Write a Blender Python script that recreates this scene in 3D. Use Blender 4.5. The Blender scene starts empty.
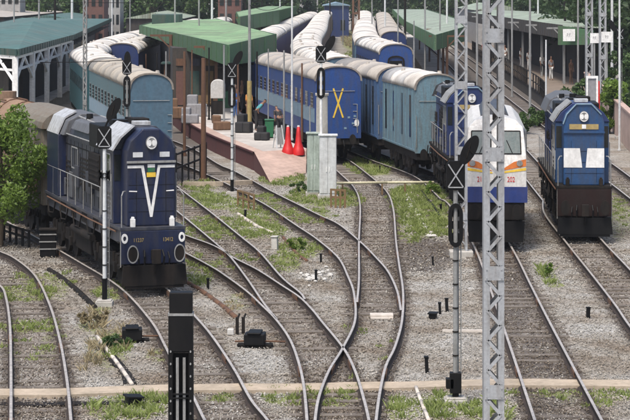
import bpy, math, random
import numpy as np
from mathutils import Vector, Matrix
R = math.radians
random.seed(7); rng = np.random.default_rng(7)
scene = bpy.context.scene
COL = scene.collection

# ------------------------------------------------------------------ camera
F, H, YH, CX = 2200.0, 7.35, -11.0, 315.0      # focal in photo pixels, eye height, horizon row, centre column
cam_d = bpy.data.cameras.new('camera'); cam = bpy.data.objects.new('camera', cam_d); COL.objects.link(cam)
cam.location = (0, 0, H); cam.rotation_euler = (R(90), 0, 0)
cam_d.sensor_width = 36.0; cam_d.lens = 36.0 * F / 630.0
cam_d.shift_y = -(210.0 - YH) / 630.0
cam_d.clip_start = 0.5; cam_d.clip_end = 3000
scene.camera = cam

# ------------------------------------------------------------------ light
SUN_EL, SUN_AZ = 62.0, 205.0        # azimuth measured clockwise from +Y: behind the camera, to the left
w = bpy.data.worlds.new('World'); scene.world = w; w.use_nodes = True
nt = w.node_tree; bg = nt.nodes['Background']
sky = nt.nodes.new('ShaderNodeTexSky'); sky.sky_type = 'NISHITA'; sky.sun_disc = False
sky.sun_elevation = R(SUN_EL); sky.sun_rotation = R(SUN_AZ)
sky.dust_density = 4.0; sky.air_density = 1.0; sky.ozone_density = 1.0
nt.links.new(sky.outputs[0], bg.inputs[0]); bg.inputs[1].default_value = 0.135
sd = bpy.data.lights.new('sun', 'SUN'); sun = bpy.data.objects.new('sun', sd); COL.objects.link(sun)
sd.energy = 2.1; sd.angle = R(12); sd.color = (1.0, 0.95, 0.88)
sdir = Vector((math.sin(R(SUN_AZ)) * math.cos(R(SUN_EL)), math.cos(R(SUN_AZ)) * math.cos(R(SUN_EL)), math.sin(R(SUN_EL))))
sun.rotation_euler = sdir.to_track_quat('Z', 'Y').to_euler()
scene.view_settings.view_transform = 'Standard'; scene.view_settings.look = 'None'
scene.view_settings.exposure = 0.68; scene.view_settings.gamma = 1.0
scene.view_settings.use_curve_mapping = False
scene.cycles.max_bounces = 6; scene.cycles.volume_bounces = 0
scene.cycles.volume_step_rate = 4.0

# ------------------------------------------------------------------ helpers
def W(px, py, z=0.0):
    Y = F * (H - z) / (py - YH); return Vector(((px - CX) * Y / F, Y, z))
def at(px, Y, z=0.0): return Vector(((px - CX) * Y / F, Y, z))
def Zat(py, Y): return H - (py - YH) * Y / F

def tag(o, label=None, cat=None, group=None, kind=None):
    if label: o['label'] = label
    if cat: o['category'] = cat
    if group: o['group'] = group
    if kind: o['kind'] = kind
    return o
def thing(name, label, cat, loc=(0, 0, 0), rz=0.0, group=None):
    o = bpy.data.objects.new(name, None); COL.objects.link(o); o.empty_display_size = 0.2
    o.location = loc; o.rotation_euler = (0, 0, rz)
    return tag(o, label, cat, group)
def kids(o): return KID.get(o.name, [])
KID = {}
def link(o, parent=None):
    COL.objects.link(o)
    if parent is not None:
        o.parent = parent; KID.setdefault(parent.name, []).append(o)
    return o
def copy_tree(o, parent=None):
    c = o.copy(); link(c, parent)
    for ch in list(kids(o)): copy_tree(ch, c)
    return c

class MB:
    def __init__(s): s.v = []; s.f = []; s.m = []; s.cur = 0
    def add(s, vs, fs):
        b = len(s.v); s.v += [tuple(v) for v in vs]; s.f += [[i + b for i in f] for f in fs]; s.m += [s.cur] * len(fs); return s
    def box(s, x0, x1, y0, y1, z0, z1):
        return s.add([(x0,y0,z0),(x1,y0,z0),(x1,y1,z0),(x0,y1,z0),(x0,y0,z1),(x1,y0,z1),(x1,y1,z1),(x0,y1,z1)],
                     [(0,3,2,1),(4,5,6,7),(0,1,5,4),(1,2,6,5),(2,3,7,6),(3,0,4,7)])
    def cbox(s, c, d, rz=0.0):
        ca, sa = math.cos(rz), math.sin(rz); vs = []
        for z in (-1, 1):
            for x, y in ((-1,-1),(1,-1),(1,1),(-1,1)):
                X, Y = x*d[0]/2, y*d[1]/2
                vs.append((c[0]+X*ca-Y*sa, c[1]+X*sa+Y*ca, c[2]+z*d[2]/2))
        return s.add(vs, [(0,3,2,1),(4,5,6,7),(0,1,5,4),(1,2,6,5),(2,3,7,6),(3,0,4,7)])
    def prism(s, pts, y0, y1):       # pts: closed (x,z) outline, counter-clockwise seen from -Y
        n = len(pts)
        vs = [(x, y0, z) for x, z in pts] + [(x, y1, z) for x, z in pts]
        return s.add(vs, [list(range(n)), list(range(2*n-1, n-1, -1))] + [[i, i+n, (i+1) % n + n, (i+1) % n] for i in range(n)])
    def xprism(s, pts, x0, x1):      # pts: closed (y,z) outline
        n = len(pts)
        vs = [(x0, y, z) for y, z in pts] + [(x1, y, z) for y, z in pts]
        return s.add(vs, [list(range(n-1, -1, -1)), list(range(n, 2*n))] + [[i, (i+1) % n, (i+1) % n + n, i+n] for i in range(n)])
    def tube(s, p0, p1, r0, r1=None, n=8, cap=True):
        r1 = r0 if r1 is None else r1
        p0, p1 = Vector(p0), Vector(p1); d = (p1 - p0)
        if d.length < 1e-6: return s
        d.normalize(); a = d.orthogonal().normalized(); b = d.cross(a)
        vs = []
        for p, r in ((p0, r0), (p1, r1)):
            for i in range(n):
                t = 2*math.pi*i/n; vs.append(p + a*r*math.cos(t) + b*r*math.sin(t))
        fs = [[i, (i+1) % n, (i+1) % n + n, i+n] for i in range(n)]
        if cap: fs += [list(range(n-1, -1, -1)), list(range(n, 2*n))]
        return s.add(vs, fs)
    def bar(s, p0, p1, w, t):        # flat bar, w along local x/z plane, t thickness along y
        p0, p1 = Vector(p0), Vector(p1); d = (p1-p0).normalized(); yv = Vector((0,1,0))
        if abs(d.dot(yv)) > .9: yv = Vector((1,0,0))
        a = d.cross(yv).normalized()*w/2; b = yv*t/2
        vs = [p0-a-b, p0+a-b, p0+a+b, p0-a+b, p1-a-b, p1+a-b, p1+a+b, p1-a+b]
        return s.add(vs, [(0,3,2,1),(4,5,6,7),(0,1,5,4),(1,2,6,5),(2,3,7,6),(3,0,4,7)])
    def path(s, pts, r, n=6):
        for a, b in zip(pts, pts[1:]): s.tube(a, b, r, r, n)
        return s
    def disc(s, cx, cz, y0, y1, rx, rz, n=20, hole=0.0, tilt=0.0):   # elliptical plate facing -Y
        ct, st = math.cos(tilt), math.sin(tilt)
        def pt(t, k): 
            x, z = rx*k*math.cos(t), rz*k*math.sin(t); return (cx + x*ct + z*st, cz - x*st + z*ct)
        if not hole: return s.prism([pt(2*math.pi*i/n, 1) for i in range(n)], y0, y1)
        vs = []
        for y in (y0, y1):
            for k in (1, hole):
                vs += [(lambda q: (q[0], y, q[1]))(pt(2*math.pi*i/n, k)) for i in range(n)]
        fs = []
        for i in range(n):
            j = (i+1) % n
            fs += [[i, j, n+j, n+i], [2*n+i, 3*n+i, 3*n+j, 2*n+j], [i, 2*n+i, 2*n+j, j], [n+i, n+j, 3*n+j, 3*n+i]]
        return s.add(vs, fs)
    def wheel(s, x0, x1, cy, cz, r, n=20):
        return s.xprism([(cy + r*math.cos(2*math.pi*i/n), cz + r*math.sin(2*math.pi*i/n)) for i in range(n)], x0, x1)
    def build(s, name, m, parent=None, bevel=0.0, smooth=False, label=None):
        me = bpy.data.meshes.new(name); me.from_pydata(s.v, [], s.f)
        ms = m if isinstance(m, (list, tuple)) else [m]
        for q in ms: me.materials.append(q)
        if len(ms) > 1: me.polygons.foreach_set('material_index', s.m)
        if smooth: me.polygons.foreach_set('use_smooth', [True]*len(me.polygons))
        me.update()
        o = bpy.data.objects.new(name, me); link(o, parent)
        if bevel:
            b = o.modifiers.new('bevel', 'BEVEL'); b.width = bevel; b.segments = 2; b.limit_method = 'ANGLE'
        if label: o['label'] = label
        return o

def np_mesh(name, verts, faces, m, parent=None, mi=None):
    me = bpy.data.meshes.new(name); nv, nf = len(verts), len(faces); k = faces.shape[1]
    me.vertices.add(nv); me.vertices.foreach_set('co', np.ascontiguousarray(verts, dtype=np.float32).ravel())
    me.loops.add(nf*k); me.loops.foreach_set('vertex_index', np.ascontiguousarray(faces, dtype=np.int32).ravel())
    me.polygons.add(nf); me.polygons.foreach_set('loop_start', np.arange(0, nf*k, k, dtype=np.int32))
    for q in (m if isinstance(m, (list, tuple)) else [m]): me.materials.append(q)
    if mi is not None: me.polygons.foreach_set('material_index', mi.astype(np.int32))
    me.update(calc_edges=True); me.validate()
    o = bpy.data.objects.new(name, me); link(o, parent); return o

# ------------------------------------------------------------------ materials
def ramp(nt, fac, stops):
    n = nt.nodes.new('ShaderNodeValToRGB'); e = n.color_ramp.elements
    while len(e) < len(stops): e.new(0.5)
    for el, (p, c) in zip(e, stops): el.position = p; el.color = (c[0], c[1], c[2], 1)
    nt.links.new(fac, n.inputs[0]); return n.outputs[0]
def noise(nt, scale, detail=4, rough=.6, vec=None, stretch=None):
    n = nt.nodes.new('ShaderNodeTexNoise'); n.inputs['Scale'].default_value = scale
    n.inputs['Detail'].default_value = detail; n.inputs['Roughness'].default_value = rough
    if vec is None:
        g = nt.nodes.new('ShaderNodeNewGeometry'); vec = g.outputs['Position']
    if stretch:
        mp = nt.nodes.new('ShaderNodeMapping'); mp.inputs['Scale'].default_value = stretch
        nt.links.new(vec, mp.inputs[0]); vec = mp.outputs[0]
    nt.links.new(vec, n.inputs['Vector']); return n.outputs['Fac']
def mix(nt, fac, a, b, mode='MIX'):
    n = nt.nodes.new('ShaderNodeMix'); n.data_type = 'RGBA'; n.blend_type = mode
    for k, v in ((0, fac), (6, a), (7, b)):
        if isinstance(v, (int, float)): n.inputs[k].default_value = v
        elif isinstance(v, tuple): n.inputs[k].default_value = (*v[:3], 1)
        else: nt.links.new(v, n.inputs[k])
    return n.outputs[2]
def bump(nt, h, strength=.3, dist=.02):
    n = nt.nodes.new('ShaderNodeBump'); n.inputs['Strength'].default_value = strength; n.inputs['Distance'].default_value = dist
    nt.links.new(h, n.inputs['Height']); return n.outputs[0]
def paint(name, col, rough=.5, dirt=(.09, .07, .05), amount=.6, metal=0.0, scale=1.3, streak=True, lo=.42, hi=.72, sheet=0):
    m = bpy.data.materials.new(name); m.use_nodes = True; nt = m.node_tree; b = nt.nodes['Principled BSDF']
    f1 = noise(nt, scale, 6, .65, stretch=(3, 3, .5) if streak else None)
    f2 = noise(nt, 7*scale, 4, .6)
    d1 = ramp(nt, f1, [(lo, (0, 0, 0)), (hi, (amount, amount, amount))])
    c = mix(nt, d1, col, dirt)
    d2 = ramp(nt, f2, [(.3, (.82, .82, .82)), (.7, (1.1, 1.1, 1.1))])
    c = mix(nt, 1.0, c, d2, 'MULTIPLY')
    if sheet:
        g = nt.nodes.new('ShaderNodeNewGeometry'); mp = nt.nodes.new('ShaderNodeMapping'); mp.inputs['Rotation'].default_value = (0, 0, sheet)
        nt.links.new(g.outputs['Position'], mp.inputs[0])
        wv = nt.nodes.new('ShaderNodeTexWave'); wv.inputs['Scale'].default_value = 1.1; wv.inputs['Distortion'].default_value = .25; nt.links.new(mp.outputs[0], wv.inputs['Vector'])
        c = mix(nt, 1.0, c, ramp(nt, wv.outputs['Fac'], [(.0, (.62, .62, .62)), (.25, (1, 1, 1)), (1, (1.08, 1.08, 1.08))]), 'MULTIPLY')
        br = nt.nodes.new('ShaderNodeTexBrick'); br.inputs['Scale'].default_value = .35; br.inputs['Color1'].default_value = (.72, .72, .72, 1); br.inputs['Color2'].default_value = (1.12, 1.12, 1.12, 1); br.inputs['Mortar'].default_value = (.6, .55, .5, 1); br.inputs['Mortar Size'].default_value = .008
        nt.links.new(mp.outputs[0], br.inputs['Vector']); c = mix(nt, 1.0, c, br.outputs[0], 'MULTIPLY')
    nt.links.new(c, b.inputs['Base Color']); b.inputs['Roughness'].default_value = rough; b.inputs['Metallic'].default_value = metal; b.inputs['Specular IOR Level'].default_value = .5 if max(col) > .02 else .22
    nt.links.new(bump(nt, f2, .15, .01), b.inputs['Normal'])
    return m
M = {}
def P(k, *a, **kw): M[k] = paint(k, *a, **kw); return M[k]
P('navy', (.007, .014, .048), .36, (.045, .042, .038), .55, scale=2)
P('faded_navy', (.022, .026, .042), .5, (.10, .095, .09), .7)
P('loco_blue', (.016, .062, .165), .45, (.05, .05, .05), .7, scale=2)
P('white_paint', (.78, .78, .76), .45, (.3, .27, .23), .35)
P('loco_white', (.62, .61, .58), .45, (.28, .24, .2), .6, scale=2.5)
P('signal_orange', (.62, .17, .03), .5, (.3, .1, .05), .4)
P('silver', (.50, .51, .52), .42, (.16, .14, .12), .75, metal=.15, scale=2.2)
P('roof_cream', (.60, .575, .53), .7, (.26, .23, .20), .85, streak=False, scale=.6)
P('roof_grey', (.38, .35, .31), .75, (.24, .20, .16), .6, streak=False, scale=.7)
P('roof_seam', (.24, .21, .18), .8)
P('coach_blue', (.014, .055, .21), .45, (.06, .06, .065), .65, scale=2)
P('coach_dark_blue', (.012, .028, .11), .45, (.05, .05, .05), .4)
P('coach_light_blue', (.18, .28, .35), .5, (.2, .2, .2), .45)
P('van_teal', (.13, .23, .28), .55, (.12, .11, .10), .75, scale=2)
P('van_blue', (.045, .105, .22), .55, (.09, .085, .08), .75, scale=2)
P('coach_grey_blue', (.065, .125, .175), .5, (.08, .10, .13), .5)
P('van_dark', (.05, .13, .15), .5, (.09, .1, .1), .5)
P('roof_beige', (.37, .335, .28), .75, (.24, .2, .15), .6, streak=False, scale=.7)
P('coach_teal', (.02, .085, .10), .45, (.05, .05, .05), .4)
P('glass_dark', (.015, .02, .022), .12, amount=.2)
P('windscreen', (.10, .13, .125), .08, (.2, .2, .18), .5, scale=3)
P('black', (.0035, .0035, .004), .6, (.014, .013, .012), .4)
P('under', (.009, .008, .0075), .85, (.035, .026, .020), .6)
P('underframe_brown', (.020, .010, .009), .8, (.02, .018, .016), .6)
P('rust', (.13, .065, .035), .85, (.05, .03, .022), .6)
P('brown_tank', (.24, .155, .10), .8, (.10, .06, .04), .6, streak=False)
P('hatch_dark', (.10, .105, .115), .6, (.05, .045, .04), .7, scale=3)
P('olive_grey', (.17, .155, .125), .75, (.12, .075, .045), .8, scale=2)
P('orange_stain', (.42, .22, .12), .8, (.15, .13, .1), .6)
P('yellow', (.75, .50, .05), .5, amount=.25)
P('ochre', (.36, .27, .10), .7, (.25, .2, .12), .5)
P('orange', (.82, .30, .03), .5, amount=.25)
P('red', (.55, .015, .015), .5, (.3, .02, .02), .4)
P('stripe_blue', (.015, .035, .16), .4, amount=.3)
P('galv', (.38, .395, .41), .5, (.20, .18, .16), .7, metal=.2, scale=3)
P('pole_grey', (.27, .275, .27), .6, (.10, .09, .075), .7, scale=3)
P('concrete', (.42, .40, .36), .9, (.2, .18, .15), .6, streak=False)
P('path_concrete', (.42, .345, .26), .9, (.20, .17, .12), .65, streak=False, scale=1.8)
P('platform_top', (.50, .47, .43), .9, (.27, .23, .20), .8, streak=False, scale=.5)
P('platform_pink', (.46, .33, .27), .95, (.26, .19, .15), .8, streak=False, scale=.6)
P('platform_brown', (.20, .155, .115), .9, (.11, .085, .065), .7, streak=False, scale=1.2)
P('maroon', (.10, .028, .030), .8, (.05, .03, .03), .6)
P('canopy_green', (.22, .36, .17), .6, (.17, .16, .11), .75, scale=.5, streak=False, sheet=.35)
P('canopy_fascia', (.05, .125, .055), .6, (.09, .085, .06), .75, scale=1.6)
P('canopy_top', (.20, .33, .16), .7, (.20, .20, .17), .7, streak=False, scale=.5, sheet=.2)
P('canopy_pale', (.30, .37, .28), .7, (.22, .21, .19), .8, streak=False, scale=.5, sheet=-.15)
P('teal_roof', (.06, .14, .125), .65, (.13, .15, .13), .8, streak=False, scale=.4, sheet=.3)
P('teal_trim', (.02, .06, .05), .6)
P('cabinet', (.40, .47, .42), .55, (.16, .19, .15), .8, scale=2)
P('cabinet_white', (.58, .60, .60), .55, (.3, .28, .25), .5)
P('bin_green', (.02, .14, .06), .5)
P('brick', (.13, .065, .052), .9, (.1, .05, .04), .6, streak=False, scale=.6)
P('pale_wall', (.30, .295, .285), .9, (.3, .28, .26), .6, scale=.3)
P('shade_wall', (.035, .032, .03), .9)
P('wood', (.19, .12, .055), .85, (.1, .07, .04), .6)
P('sleeper', (.165, .142, .118), .95, (.06, .048, .04), .8, streak=False, scale=2)
P('plank', (.55, .50, .44), .9, (.3, .26, .22), .5, streak=False)
P('pipe_yellow', (.62, .58, .40), .6, (.3, .28, .2), .5)
P('stone_white', (.50, .49, .46), .9, (.45, .42, .38), .5, streak=False)
P('skin', (.22, .11, .065), .6, amount=.1)
P('hair', (.012, .01, .009), .7)
for k, c in dict(cloth_teal=(.10,.36,.38), cloth_white=(.72,.71,.68), cloth_blue=(.05,.15,.45), cloth_red=(.45,.05,.05), cloth_black=(.02,.02,.022), cloth_brown=(.16,.09,.05), cloth_orange=(.7,.3,.06), cloth_grey=(.25,.25,.26)).items():
    P(k, c, .85, amount=.15)

def rail_mat(name, head):
    m = bpy.data.materials.new(name); m.use_nodes = True; nt = m.node_tree; b = nt.nodes['Principled BSDF']
    f = noise(nt, 9, 4, .6)
    if head: c = ramp(nt, f, [(.3, (.30, .27, .245)), (.7, (.52, .475, .43))]); b.inputs['Roughness'].default_value = .4; b.inputs['Metallic'].default_value = .2
    else: c = ramp(nt, f, [(.3, (.013, .009, .007)), (.7, (.040, .025, .018))]); b.inputs['Roughness'].default_value = .9
    nt.links.new(c, b.inputs['Base Color']); M[name] = m
rail_mat('rail_head', True); rail_mat('rail_side', False)

def leaf_mat(name, stops, trans=.25):
    m = bpy.data.materials.new(name); m.use_nodes = True; nt = m.node_tree; b = nt.nodes['Principled BSDF']
    f1 = noise(nt, .9, 3, .6); f2 = noise(nt, 9, 2, .5)
    a = nt.nodes.new('ShaderNodeMath'); a.operation = 'MULTIPLY_ADD'; a.inputs[1].default_value = .5
    nt.links.new(f1, a.inputs[0])
    s2 = nt.nodes.new('ShaderNodeMath'); s2.operation = 'MULTIPLY'; s2.inputs[1].default_value = .5
    nt.links.new(f2, s2.inputs[0]); nt.links.new(s2.outputs[0], a.inputs[2])
    c = ramp(nt, a.outputs[0], stops)
    nt.links.new(c, b.inputs['Base Color']); b.inputs['Roughness'].default_value = .55
    tr = nt.nodes.new('ShaderNodeBsdfTranslucent'); nt.links.new(c, tr.inputs[0])
    ms = nt.nodes.new('ShaderNodeMixShader'); ms.inputs[0].default_value = trans
    nt.links.new(b.outputs[0], ms.inputs[1]); nt.links.new(tr.outputs[0], ms.inputs[2])
    nt.links.new(ms.outputs[0], nt.nodes['Material Output'].inputs[0]); M[name] = m
leaf_mat('leaf_bright', [(.35, (.055, .11, .014)), (.65, (.21, .31, .05))], .38)
leaf_mat('leaf_dark', [(.35, (.018, .04, .014)), (.65, (.05, .09, .025))])
leaf_mat('leaf_mid', [(.35, (.035, .075, .02)), (.65, (.09, .15, .035))])
leaf_mat('grass_green', [(.35, (.15, .19, .045)), (.65, (.31, .37, .11))], .45)
leaf_mat('grass_dry', [(.35, (.20, .16, .08)), (.65, (.36, .30, .18))], .3)
P('bark', (.10, .075, .05), .9)

# ground material: gravel with attribute driven grass / dirt / oil and painted rail shade
def ground_mat():
    m = bpy.data.materials.new('gravel_ground'); m.use_nodes = True; nt = m.node_tree; b = nt.nodes['Principled BSDF']
    g = nt.nodes.new('ShaderNodeNewGeometry'); pos = g.outputs['Position']
    v = nt.nodes.new('ShaderNodeTexVoronoi'); v.inputs['Scale'].default_value = 20; nt.links.new(pos, v.inputs['Vector'])
    sep = nt.nodes.new('ShaderNodeSeparateColor'); nt.links.new(v.outputs['Color'], sep.inputs[0])
    stone = ramp(nt, sep.outputs[0], [(0, (.16, .15, .135)), (.35, (.27, .258, .237)), (.7, (.35, .337, .312)), (1, (.45, .435, .41))])
    big = noise(nt, .45, 6, .65)
    warm = ramp(nt, big, [(.38, (1.12, 1.12, 1.11)), (.52, (.90, .85, .78)), (.66, (.62, .52, .42))])
    c = mix(nt, 1.0, stone, warm, 'MULTIPLY')
    at_ = nt.nodes.new('ShaderNodeVertexColor'); at_.layer_name = 'mask'
    s2 = nt.nodes.new('ShaderNodeSeparateColor'); nt.links.new(at_.outputs[0], s2.inputs[0])
    fine = noise(nt, 2.5, 6, .7)
    def gate(ch, width=.35):
        a = nt.nodes.new('ShaderNodeMath'); a.operation = 'ADD'; nt.links.new(ch, a.inputs[0]); nt.links.new(fine, a.inputs[1])
        return ramp(nt, a.outputs[0], [(.75, (0, 0, 0)), (.75 + width, (1, 1, 1))])
    dirt = mix(nt, fine, (.10, .075, .055), (.27, .22, .18))
    c = mix(nt, mix(nt, 1.0, gate(s2.outputs[1]), (.75, .75, .75), 'MULTIPLY'), c, dirt)
    oil_shade = mix(nt, fine, (.045, .038, .033), (.13, .11, .095))
    c = mix(nt, mix(nt, 1.0, gate(s2.outputs[2]), (.85, .85, .85), 'MULTIPLY'), c, oil_shade)
    grass = mix(nt, fine, (.12, .135, .04), (.25, .28, .09))
    c = mix(nt, mix(nt, 1.0, gate(s2.outputs[0]), (.88, .88, .88), 'MULTIPLY'), c, grass)
    nt.links.new(c, b.inputs['Base Color']); b.inputs['Roughness'].default_value = .95
    nt.links.new(bump(nt, v.outputs['Distance'], .9, .05), b.inputs['Normal'])
    M['ground'] = m
ground_mat()

# ------------------------------------------------------------------ splines
def smooth(pts, step=.5):
    pts = [Vector(p) for p in pts]; out = []
    P_ = [pts[0]*2 - pts[1]] + pts + [pts[-1]*2 - pts[-2]]
    for i in range(1, len(P_)-2):
        a, b, c, d = P_[i-1:i+3]; n = max(2, int((c-b).length/step))
        for k in range(n):
            t = k/n
            out.append(.5*((2*b) + (c-a)*t + (2*a-5*b+4*c-d)*t*t + (3*b-a-3*c+d)*t**3))
    out.append(pts[-1]); return out
def interp(path, Y):
    for (x0, y0), (x1, y1) in zip(path, path[1:]):
        if y0 <= Y <= y1: return x0 + (x1-x0)*(Y-y0)/(y1-y0)
    return path[0][0] if Y < path[0][1] else path[-1][0]
RT = 0.15    # rail top above the ballast

# centre lines (x, y) of the far ends, in metres
def far_pair(path, g=.53):
    L, Rr = [], []
    pts = smooth([Vector((x, y, 0)) for x, y in path], 1.5)
    for i, p in enumerate(pts):
        a = pts[max(0, i-1)]; b = pts[min(len(pts)-1, i+1)]
        sl = (b.x-a.x)/max(1e-6, abs(b.y-a.y)); h = g*math.sqrt(1+(sl/.63)**2)
        L.append((p.x-h, p.y)); Rr.append((p.x+h, p.y))
    return L, Rr
def pxs(l): return [(W(a, b, RT).x, W(a, b, RT).y) for a, b in l]
PATH_L1 = [(-6.2, 83.6), (-8.4, 96), (-11.2, 111), (-13.0, 127), (-13.7, 158), (-13.2, 200), (-12.5, 300)]
PATH_L2 = [(-7.9, 104), (-9.9, 118), (-11.5, 131), (-11.6, 152), (-11.0, 190), (-10.3, 300)]
PATH_B = [(.96, 91.7), (-2.13, 112.8), (-3.4, 134), (-3.9, 163), (-2.6, 230), (-.56, 310), (0.2, 340)]
PATH_A = [(4.9, 74), (4.55, 83.2), (3.3, 90.6), (1.4, 103), (-.1, 120), (-.6, 150), (.1, 200), (.75, 273), (1.6, 330)]
PATH_C = [(4.75, 129), (3.7, 150), (4.3, 190), (6.0, 260), (7.4, 330)]
PATH_D = [(6.5, 150), (6.0, 170), (6.7, 200), (9.3, 300), (10, 330)]
PATH_T8 = [(8.3, 75), (9.0, 100), (10.2, 140), (12.5, 220), (15, 330)]
PATH_T9 = [(11.7, 90), (12.4, 110), (13.4, 150), (15.3, 220), (18, 330)]
PATH_T2F = None
TR = {}
def track(key, left, right, farp=None, label=''):
    """left/right in photo pixels from far to near; farp: centre line continuing away"""
    L, Rr = pxs(left), pxs(right)
    if farp:
        fl, fr = far_pair(farp)
        fl = [p for p in fl if p[1] > L[0][1] + 1.5]; fr = [p for p in fr if p[1] > Rr[0][1] + 1.5]
        L = fl[::-1][::6] + [fl[0]] + L if fl else L
        Rr = fr[::-1][::6] + [fr[0]] + Rr if fr else Rr
    TR[key] = (L, Rr, label)
track('one', [(-90,262),(-40,269),(-20,273),(0,285),(6,297),(10,325),(11,370),(11,420),(11,450)],
      [(-90,226),(-40,236),(-20,242),(0,251),(15,258),(35,275),(50,305),(60,340),(67,380),(71,420),(74,450)], label='curved rusty track at the far left edge of the yard')
track('two', [(-60,192),(-20,209),(20,228),(80,262),(120,287),(150,319),(165,345),(178,372),(192,394),(205,420),(222,450)],
      [(-60,172),(-20,185),(20,201),(70,224),(120,252),(170,291),(199,320),(216,341),(235,370),(251,399),(268,420),(288,450)], label='track under the dark blue locomotive with the white V')
track('three', [(60,203),(120,226),(150,238),(180,250),(211,266),(228,277),(247,291),(262,305),(276,319),(290,339),(299,363),(304,387),(307,420),(308,450)],
      [(100,199),(150,221),(186,235),(211,244),(226,252),(233,257),(257,269),(282,285),(300,297),(313,310),(321,320),(343,347),(355,370),(364,399),(369,420),(375,450)], label='track curving right of the navy locomotive into the centre crossing')
track('four', [(139,178),(152,190),(186,218),(217,244),(230,256),(247,278),(264,303),(277,319)],
      [(165,177),(186,193),(211,212),(242,237),(260,252),(282,277),(300,292),(305,299)], PATH_L1, 'track leading from the grey blue coach end to the left turnout')
track('five', [(150,151),(190,167),(211,176),(230,185),(245,193),(270,207),(295,224),(316,238),(338,257),(348,276),(354,293),(355,320),(343,347),(329,370),(319,396),(315,420),(313,450)],
      [(150,132),(190,147),(219,164),(233,170),(254,181),(270,190),(304,207),(320,215),(339,224),(361,242),(376,257),(388,271),(397,290),(401,310)], PATH_L2, 'track running beside the maroon platform wall then through the crossing')
track('six', [(325,160),(340,173),(354,187),(360,204),(359,241),(359,278),(357,302)],
      [(349,160),(363,170),(385,189),(393,207),(396,240),(399,263),(403,290),(402,320),(395,346),(386,365),(380,391),(376,420),(373,450)], PATH_B, 'track in front of the blue coach end with the yellow cross')
track('seven', [(448,203),(461,222),(477,252),(502,322),(535,420),(545,450)],
      [(480,203),(495,220),(515,253),(531,285),(553,328),(602,420),(618,450)], PATH_A, 'track under the white faced locomotive')
track('eight', [(545,214),(567,243),(591,273),(615,304),(628,323),(660,365)],
      [(578,212),(604,242),(627,266),(670,312)], PATH_T8, 'track under the bright blue locomotive on the right')
track('nine', [(600,175),(616,187),(640,206),(670,232)], [(600,155),(616,166),(640,184),(690,224)], PATH_T9, 'track at the right edge behind the bright blue locomotive')
for key, p, lb in (('c', PATH_C, 'track under the far coach with the rounded blue end'), ('d', PATH_D, 'track beside the right hand green canopy')):
    fl, fr = far_pair(p); TR[key] = (fl[::-1][::4]+[fl[0]], fr[::-1][::4]+[fr[0]], lb)

def sweep_rail(pts2, parent):
    pts = smooth([Vector((x, y, 0)) for x, y in pts2], .35 if pts2[-1][1] < 60 else .8)
    prof = [(-.06, -.05), (-.06, .01), (-.016, .035), (-.016, .105), (-.027, .118), (-.027, RT-.008), (-.02, RT), (.02, RT), (.027, RT-.008), (.027, .118), (.016, .105), (.016, .035), (.06, .01), (.06, -.05)]
    n = len(prof); mb = MB()
    for i, p in enumerate(pts):
        a = pts[max(0, i-1)]; b = pts[min(len(pts)-1, i+1)]; d = (b-a); d.z = 0; d.normalize(); s = Vector((d.y, -d.x, 0))
        for u, z in prof: mb.v.append(tuple(p + s*u + Vector((0, 0, z))))
    for i in range(len(pts)-1):
        for k in range(n-1):
            mb.f.append([i*n+k, i*n+k+1, (i+1)*n+k+1, (i+1)*n+k]); mb.m.append(1 if k in (5, 6, 7) else 0)
    mb.f.append(list(range((len(pts)-1)*n, len(pts)*n))); mb.m.append(0)
    mb.f.append(list(range(n))); mb.m.append(0)
    return mb.build('rail', [M['rail_side'], M['rail_head']], parent)

sl_mb = MB(); sl_mb.box(-.84, .84, -.11, .11, -.1, .022); [sl_mb.box(x_-.025, x_+.025, -.06, .06, .022, .045) for x_ in (-.62, -.44, .44, .62)]; SLEEP_MESH = None
CENTERS = {}
for key, (L, Rr, lb) in TR.items():
    t = thing('railway_track', lb, 'railway track', (0, 0, 0), 0, 'railway tracks')
    sweep_rail(L, t); sweep_rail(Rr, t)
    Ls = smooth([Vector((x, y, 0)) for x, y in L], .3); Rs = smooth([Vector((x, y, 0)) for x, y in Rr], .3)
    cl = []
    ry = np.array([p.y for p in Rs]); rx = np.array([p.x for p in Rs]); o_ = np.argsort(ry)
    for p in Ls:
        if p.y < ry.min() - .3 or p.y > ry.max(): continue
        cl.append(Vector(((p.x + float(np.interp(p.y, ry[o_], rx[o_])))/2, p.y, 0)))
    CENTERS[key] = cl
    acc = 0; cnt = 0
    cl2 = sorted(cl, key=lambda v: v.y); restm = MB()
    nxt = 0
    for a, b in zip(cl2, cl2[1:]):
        acc += (b-a).length
        if acc < nxt: continue
        nxt += .72
        if key in ('c', 'd') or a.y > 150: continue
        ang = math.atan2(-(b.x-a.x), b.y-a.y) * .6
        dz = random.uniform(-.050, -.002)
        if cnt < 60 and a.y < 75:
            if SLEEP_MESH is None:
                o = sl_mb.build('sleeper', M['sleeper'], t); SLEEP_MESH = o.data
            else:
                o = bpy.data.objects.new('sleeper', SLEEP_MESH); link(o, t)
            o.location = (a.x + random.uniform(-.03, .03), a.y, dz); o.rotation_euler = (0, 0, ang + random.uniform(-.02, .02))
            cnt += 1
        else: restm.cbox((a.x, a.y, -.04+dz), (1.68, .22, .125), ang)
    if restm.v:
        o = restm.build('sleeper', M['sleeper'], t); o['kind'] = 'stuff'

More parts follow.
